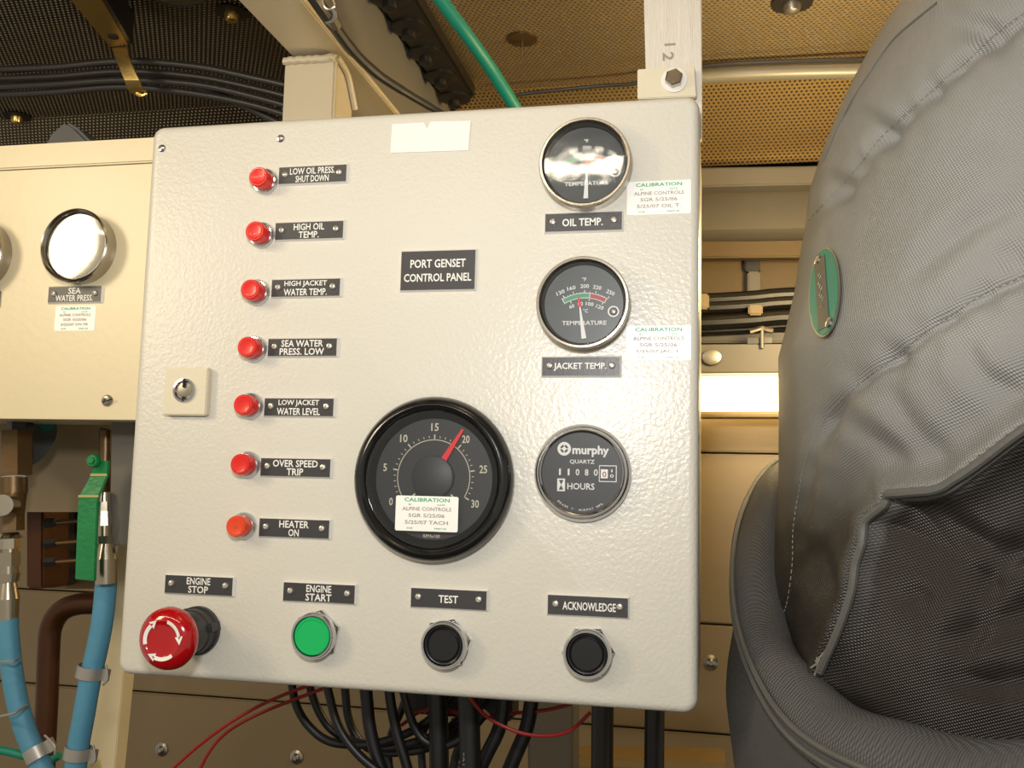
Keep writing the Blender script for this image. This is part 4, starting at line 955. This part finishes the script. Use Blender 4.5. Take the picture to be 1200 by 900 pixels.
FLAP = smooth_line([(1290, 440), (1240, 475), (1200, 500), (1165, 526), (1130, 552), (1105, 568), (1075, 575), (1042, 577), (1036, 590), (1014, 608), (1010, 635), (1002, 660), (998, 690), (985, 730), (968, 770), (955, 800)], 4)
CREASE = [smooth_line(l) for l in ([(1060, 560), (1030, 520), (1000, 500), (985, 490)], [(1120, 560), (1080, 520), (1050, 470), (1040, 440)], [(1200, 470), (1150, 440), (1130, 400)],
          [(940, 640), (960, 680), (985, 710)], [(1075, 590), (1110, 630), (1150, 648), (1200, 600)], [(1150, 648), (1110, 690), (1085, 760), (1075, 800)], [(1200, 720), (1130, 730), (1060, 760)], [(1200, 800), (1120, 810), (1050, 800)],
          [(1165, 43), (1130, 30), (1100, 20)], [(1035, 158), (1010, 140), (990, 150)], [(982, 222), (965, 205)], [(1200, 230), (1130, 270), (1060, 330)])]
def proj(x, y, z):
    dx, dy, dz = x-CAM.x, y-CAM.y, z-CAM.z
    cx = dx*EX[0]+dy*EY[0]+dz*EZ[0]; cy = dx*EX[1]+dy*EY[1]+dz*EZ[1]; cz = dx*EX[2]+dy*EY[2]+dz*EZ[2]
    cz = np.maximum(cz, .05); return 600+F*cx/cz, 450+F*cy/cz
pys = np.concatenate([np.linspace(-160, -20, 20), np.arange(-16, 905, 3.2), np.linspace(910, 1000, 6)])
ths = np.concatenate([np.linspace(-180, -118, 14)[:-1], np.arange(-118, -8, .40), np.linspace(-8, 180, 32)[:-1]])
sec = [sect(p) for p in pys]
XCn = np.array([s[0] for s in sec])[:, None]; Rn = np.array([s[1] for s in sec])[:, None]; Zn = np.array([s[2] for s in sec])[:, None]
TH = np.radians(ths)[None, :]
Rn0 = Rn
X0 = XCn+Rn*np.sin(TH); Y0 = YCW-Rn*np.cos(TH); Zg = Zn+0*TH
PX, PY = proj(X0, Y0, Zg)
front = (ths[None, :] > -118) & (ths[None, :] < 10)
disp = np.zeros(PX.shape)
rng = np.random.RandomState(3)
for line, A, wd, puff in ((SEAM_A, .0065, 9, .006), (SEAM_B, .0060, 8, .007)):
    d, s, al = seg_dist(PX, PY, line)
    mod = 1+.45*np.sin(al/23.0)*np.sin(al/9.0+1)
    disp += -A*.75*mod*np.exp(-(d/wd)**2) - puff*.35*np.exp(-(d/34)**2)
    disp += .0005*np.exp(-((d-16)/14)**2)*np.sin(al/7.0)
dF, sF, aF = seg_dist(PX, PY, FLAP)
below = sF < 0                       # right / under the flap edge
inflap = np.where(below, 1.0, 0.0)
k = 1-np.exp(-dF/12.0)
disp += np.where(below, .006*np.exp(-(dF/12)**2)-.008*k-.060*(1-np.exp(-dF/170.0)), .006*np.exp(-(dF/16)**2)-.007*np.exp(-((dF-42)/26)**2))
for i, line in enumerate(CREASE):
    d, s, al = seg_dist(PX, PY, line); L_ = al.max()+1e-6
    env = np.sin(np.clip(al/L_, 0, 1)*PI)**.6
    disp += -.0034*env*np.exp(-(d/15)**2)+.0016*env*np.exp(-((d-28)/18)**2)
for dx_, dy_, da, dw in ((1163, 43, .007, 17), (1035, 158, .008, 17), (980, 222, .005, 13), (1092, 108, .004, 12), (966, 492, .005, 14), (1050, 417, .004, 14), (1150, 345, .004, 16), (1180, 300, .004, 20), (1150, 648, .006, 16), (1040, 700, .004, 14)):
    disp -= da*np.exp(-((PX-dx_)**2+(PY-dy_)**2)/dw**2)
# broad quilting billows
disp += .0022*np.sin(X0*31+Zg*17)*np.sin(Zg*23-X0*11+1.0)+.0007*np.sin(X0*80+2*np.sin(Zg*30))*np.sin(Zg*65+X0*20)
edge = np.clip((ths[None, :]+118)/22.0, 0, 1)
edge = np.clip((ths[None, :]+92)/24.0, 0, 1)
disp = np.where(front, disp, 0)*np.clip((10-ths[None, :])/10.0, 0, 1)*(.12+.88*edge)
# lower half tucks in under the flap, so that its cloth faces downward
Xg = X0+disp*np.sin(TH); Yg = Y0-disp*np.cos(TH)
nr, nc = Xg.shape
verts = np.stack([Xg, Yg, Zg], -1).reshape(-1, 3)
faces = []
for i in range(nr-1):
    for j in range(nc):
        j2 = (j+1) % nc; faces.append((i*nc+j, (i+1)*nc+j, (i+1)*nc+j2, i*nc+j2))
faces.append(tuple(range(nc)))
blanket = thing('insulation_blanket', 'large grey quilted insulation blanket wrapped round the exhaust at the right', 'insulation blanket', (XC, YCW, CAM.z-.45))
me = bpy.data.meshes.new('upper_cover'); org = Vector((XC, YCW, CAM.z))
me.from_pydata([tuple(v) for v in (verts-np.array(org))], [], faces)
uvl = me.uv_layers.new(name='UVMap'); li = np.empty(len(me.loops), dtype=np.int32); me.loops.foreach_get('vertex_index', li)
U = (Rn0.max()*np.radians(ths))[None, :]+0*Zg
uvd = np.stack([U.reshape(-1)[li], Zg.reshape(-1)[li]], -1).astype(np.float32); uvl.data.foreach_set('uv', uvd.ravel())
me.materials.append(M['fabric']); base_shade = (np.clip((PY-380)/230.0, 0, 1)*.55+np.clip((PY-540)/90.0, 0, 1)*.42)*np.clip(1-(PX-985)/190.0, .45, 1)
shade = np.where(front, np.where(below & (PY > 430), np.maximum(base_shade, np.clip((dF-3)/11.0, 0, 1)), base_shade), np.clip((PY-560)/90.0, 0, 1))  # shade on the lower part of the cover, put into the cloth colour
sa = me.attributes.new('shade', 'FLOAT', 'POINT'); sa.data.foreach_set('value', shade.astype(np.float32).ravel())
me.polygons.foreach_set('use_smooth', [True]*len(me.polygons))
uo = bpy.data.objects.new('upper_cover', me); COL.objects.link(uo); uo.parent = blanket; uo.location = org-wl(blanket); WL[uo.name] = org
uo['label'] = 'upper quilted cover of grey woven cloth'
bvh = BVHTree.FromPolygons([Vector(v) for v in verts], faces)
def hit(px, py, lift=0.0):
    d = ray(px, py).normalized(); r = bvh.ray_cast(CAM, d)
    if r[0] is None: return None, None
    n = r[1] if r[1].dot(d) < 0 else -r[1]
    return r[0]+n*lift, n
def on_cover(pts, lift): 
    out = [hit(x, y, lift)[0] for x, y in pts]; return [p for p in out if p is not None]
mb = MB(); mb.tube(on_cover(FLAP[::2][:30], .0012), .0026, n=8, sub=2); mb.build('flap_piping', M['piping'], uo)
mb = MB(); mb.tube(on_cover([(x+3, y+7) for x, y in FLAP[:28:2]], .0010), .0014, n=8, sub=2); mb.build('flap_piping', M['piping'], uo)
mb = MB()
for line in (SEAM_A[6:], SEAM_B[6:]):
    pts = on_cover(line[::1], .0004)
    for a, b in zip(pts, pts[1:]):
        if (a-b).length < .03: mb.tube([a, a.lerp(b, .55)], .0004, n=5, sub=1)
st = mb.build('seam_stitches', M['seam'], uo); st['kind'] = 'stuff'
mb = MB()
for a, b in (((984, 735), (957, 775)), ((985, 738), (972, 752)), ((962, 768), (952, 782)), ((958, 770), (955, 790)), ((1000, 690), (992, 715))):
    p = on_cover([a, ((a[0]+b[0])/2+2, (a[1]+b[1])/2), b], .001)
    if len(p) == 3: mb.tube(p, .0006, n=5, sub=3)
if mb.v: mb.build('loose_thread', M['seam'], uo)
# piping along the outer top edge
mb = MB(); ed = [hit(x+3.0, y+1, .0)[0] for x, y in ((1095, 3), (1070, 23), (1047, 43), (1032, 62), (1019, 82), (1008, 98), (998, 114), (988, 133), (978, 153), (964, 187))]
ed = [p for p in ed if p is not None]; mb.tube(ed, .0011, n=8, sub=3); mb.build('edge_piping', M['piping'], uo)

# rolled collar ring around the foot of the cover
def zin(t): return CAM.z + interp(t, [(-180, .045), (-120, .020), (-101, -.006), (-92, -.048), (-81, -.094), (-70, -.111), (-61, -.121), (-51, -.124), (-43, -.121), (-37, -.114), (-10, -.10), (60, -.03), (120, .03), (180, .045)])
def zout(t): return CAM.z + interp(t, [(-180, .060), (-119, .027), (-112, .006), (-102, -.024), (-93, -.055), (-85, -.085), (-77, -.107), (-70, -.125), (-62, -.139), (-54, -.143), (-40, -.146), (-20, -.138), (60, -.05), (120, .03), (180, .060)])
R1 = 0.2895; R0 = 0.2585
tt = list(np.arange(-180, 180, 2.0)); prof_n = 9; vs = []; uvp = []
def smz(f, t): return sum(f(((t+d+180) % 360)-180) for d in (-6, -3, 0, 3, 6))/5
for t in tt:
    a = math.radians(t); zi = smz(zin, t); zo = smz(zout, t)
    for s in range(prof_n):
        u = s/(prof_n-1); r = R0+(R1-R0)*u; z = zi+(zo-zi)*u + .009*math.sin(u*PI)**.7 + .0012*math.sin(t*.35+u*3)
        vs.append((XC+r*math.sin(a), YCW-r*math.cos(a), z))
    for r, dz in ((R1+.001, -.010), (R1-.008, -.018), (R0-.004, -.016)):
        vs.append((XC+r*math.sin(a), YCW-r*math.cos(a), (zo if r > R0 else zi)+dz))
nn = prof_n+3; fs = []
for i in range(len(tt)):
    i2 = (i+1) % len(tt)
    for s in range(nn): fs.append((i*nn+s, i2*nn+s, i2*nn+(s+1) % nn, i*nn+(s+1) % nn))
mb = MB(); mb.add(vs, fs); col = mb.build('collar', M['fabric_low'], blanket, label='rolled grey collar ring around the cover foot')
uv = col.data.uv_layers.new(name='UVMap'); b0 = wl(col)
for l in col.data.loops:
    p = col.data.vertices[l.vertex_index].co+b0; uv.data[l.index].uv = (math.atan2(p.x-XC, YCW-p.y)*R1, p.z+math.hypot(p.x-XC, p.y-YCW))
for dr, dz, rr in ((.0010, .0010, .0020), (.0015, -.0060, .0018)):
    mb = MB(); mb.tube([(XC+(R1+dr)*math.sin(math.radians(t)), YCW-(R1+dr)*math.cos(math.radians(t)), smz(zout, t)+dz+.0006*math.sin(t*1.3)) for t in tt[::2]], rr, n=8, sub=2, closed=True)
    mb.build('collar_piping', M['piping'], col)
# lower cover
lt = list(np.arange(-180, 180, 1.5)); lv = []; hz = [0, .02, .05, .09, .13, .18, .24, .32]
for k_, h_ in enumerate(hz):
    for t in lt:
        a = math.radians(t); zo = smz(zout, t)-.012
        rb = interp(h_, [(0, R1-.003), (.03, R1+.004), (.07, R1+.006), (.13, R1-.002), (.18, R1-.012), (.32, R1-.03)])
        rb += .0035*math.sin(t*.22+h_*18)*math.sin(h_*30+1)-.004*max(0, math.cos(math.radians((t+58)*9)))**8
        lv.append((XC+rb*math.sin(a), YCW-rb*math.cos(a), zo-h_*(1.0)))
n3 = len(lt); fs = []
for k_ in range(len(hz)-1):
    for i in range(n3): fs.append((k_*n3+i, k_*n3+(i+1) % n3, (k_+1)*n3+(i+1) % n3, (k_+1)*n3+i))
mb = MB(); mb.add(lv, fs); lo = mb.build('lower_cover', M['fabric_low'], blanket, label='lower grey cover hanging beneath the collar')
uv = lo.data.uv_layers.new(name='UVMap'); b0 = wl(lo)
for l in lo.data.loops:
    p = lo.data.vertices[l.vertex_index].co+b0; uv.data[l.index].uv = (math.atan2(p.x-XC, YCW-p.y)*R1, p.z)
# identification tag
def id_tag():
    p, n = hit(969, 342, .0012); up = Vector((-.10, 0, 1)); up = (up-n*up.dot(n)).normalized(); sd = up.cross(n).normalized()
    if sd.x < 0: sd = -sd
    def pj(q): a, b = proj(q.x, q.y, q.z); return float(a), float(b)
    best = min((abs((pj(p+(up+sd*k).normalized()*.03)[0]-pj(p)[0])/max(1e-3, pj(p)[1]-pj(p+(up+sd*k).normalized()*.03)[1])+.116), k) for k in [i*.05-2 for i in range(80)])[1]
    up = (up+sd*best).normalized(); sd = up.cross(n).normalized()
    if sd.y > 0: sd = -sd
    if pj(p+sd*.01)[0] < pj(p)[0]: sd = -sd
    def oval(a, b, h, m, nme, par, c0=(0, 0), k=40, th=.0010, label=None):
        pts = [p+n*h+sd*(c0[0]+a*math.cos(2*PI*i/k))+up*(c0[1]+b*math.sin(2*PI*i/k)) for i in range(k)]
        mb = MB(); mb.poly(pts, n*th); return mb.build(nme, m, par, label=label)
    base = oval(.0175, .0405, 0, M['steel'], 'identification_tag', blanket, th=.0012, label='oval green and silver tag riveted on the cover')
    oval(.0163, .0390, .0012, M['tag_green'], 'enamel_face', base, th=.0003)
    mb = MB(); q = [p+n*.0017+sd*x+up*y for x, y in ((-.009, -.030), (.003, -.036), (.006, .030), (-.006, .036))]; mb.poly(q, n*.0002); mb.build('silver_panel', M['tag_grey'], base)
    for x, y in ((-.002, .034), (.003, -.034)):
        c = p+n*.0015+sd*x+up*y; mb = MB(); mb.lathe([(.0038, 0), (.0034, .0012), (.0018, .0018)], c, n, n=14); mb.build('rivet', M['chrome'], base)
    mb = MB()
    for i in range(9):
        y = .017-i*.0036; x = -.0032+.0014*math.sin(i*2.1); c = p+n*.0020+sd*x+up*y; mb.tube([c, c+sd*.0016+up*.0012, c+sd*.0028-up*.0004], .00045, n=5, sub=2)
    mb.build('embossed_marks', M['chrome'], base)
id_tag()
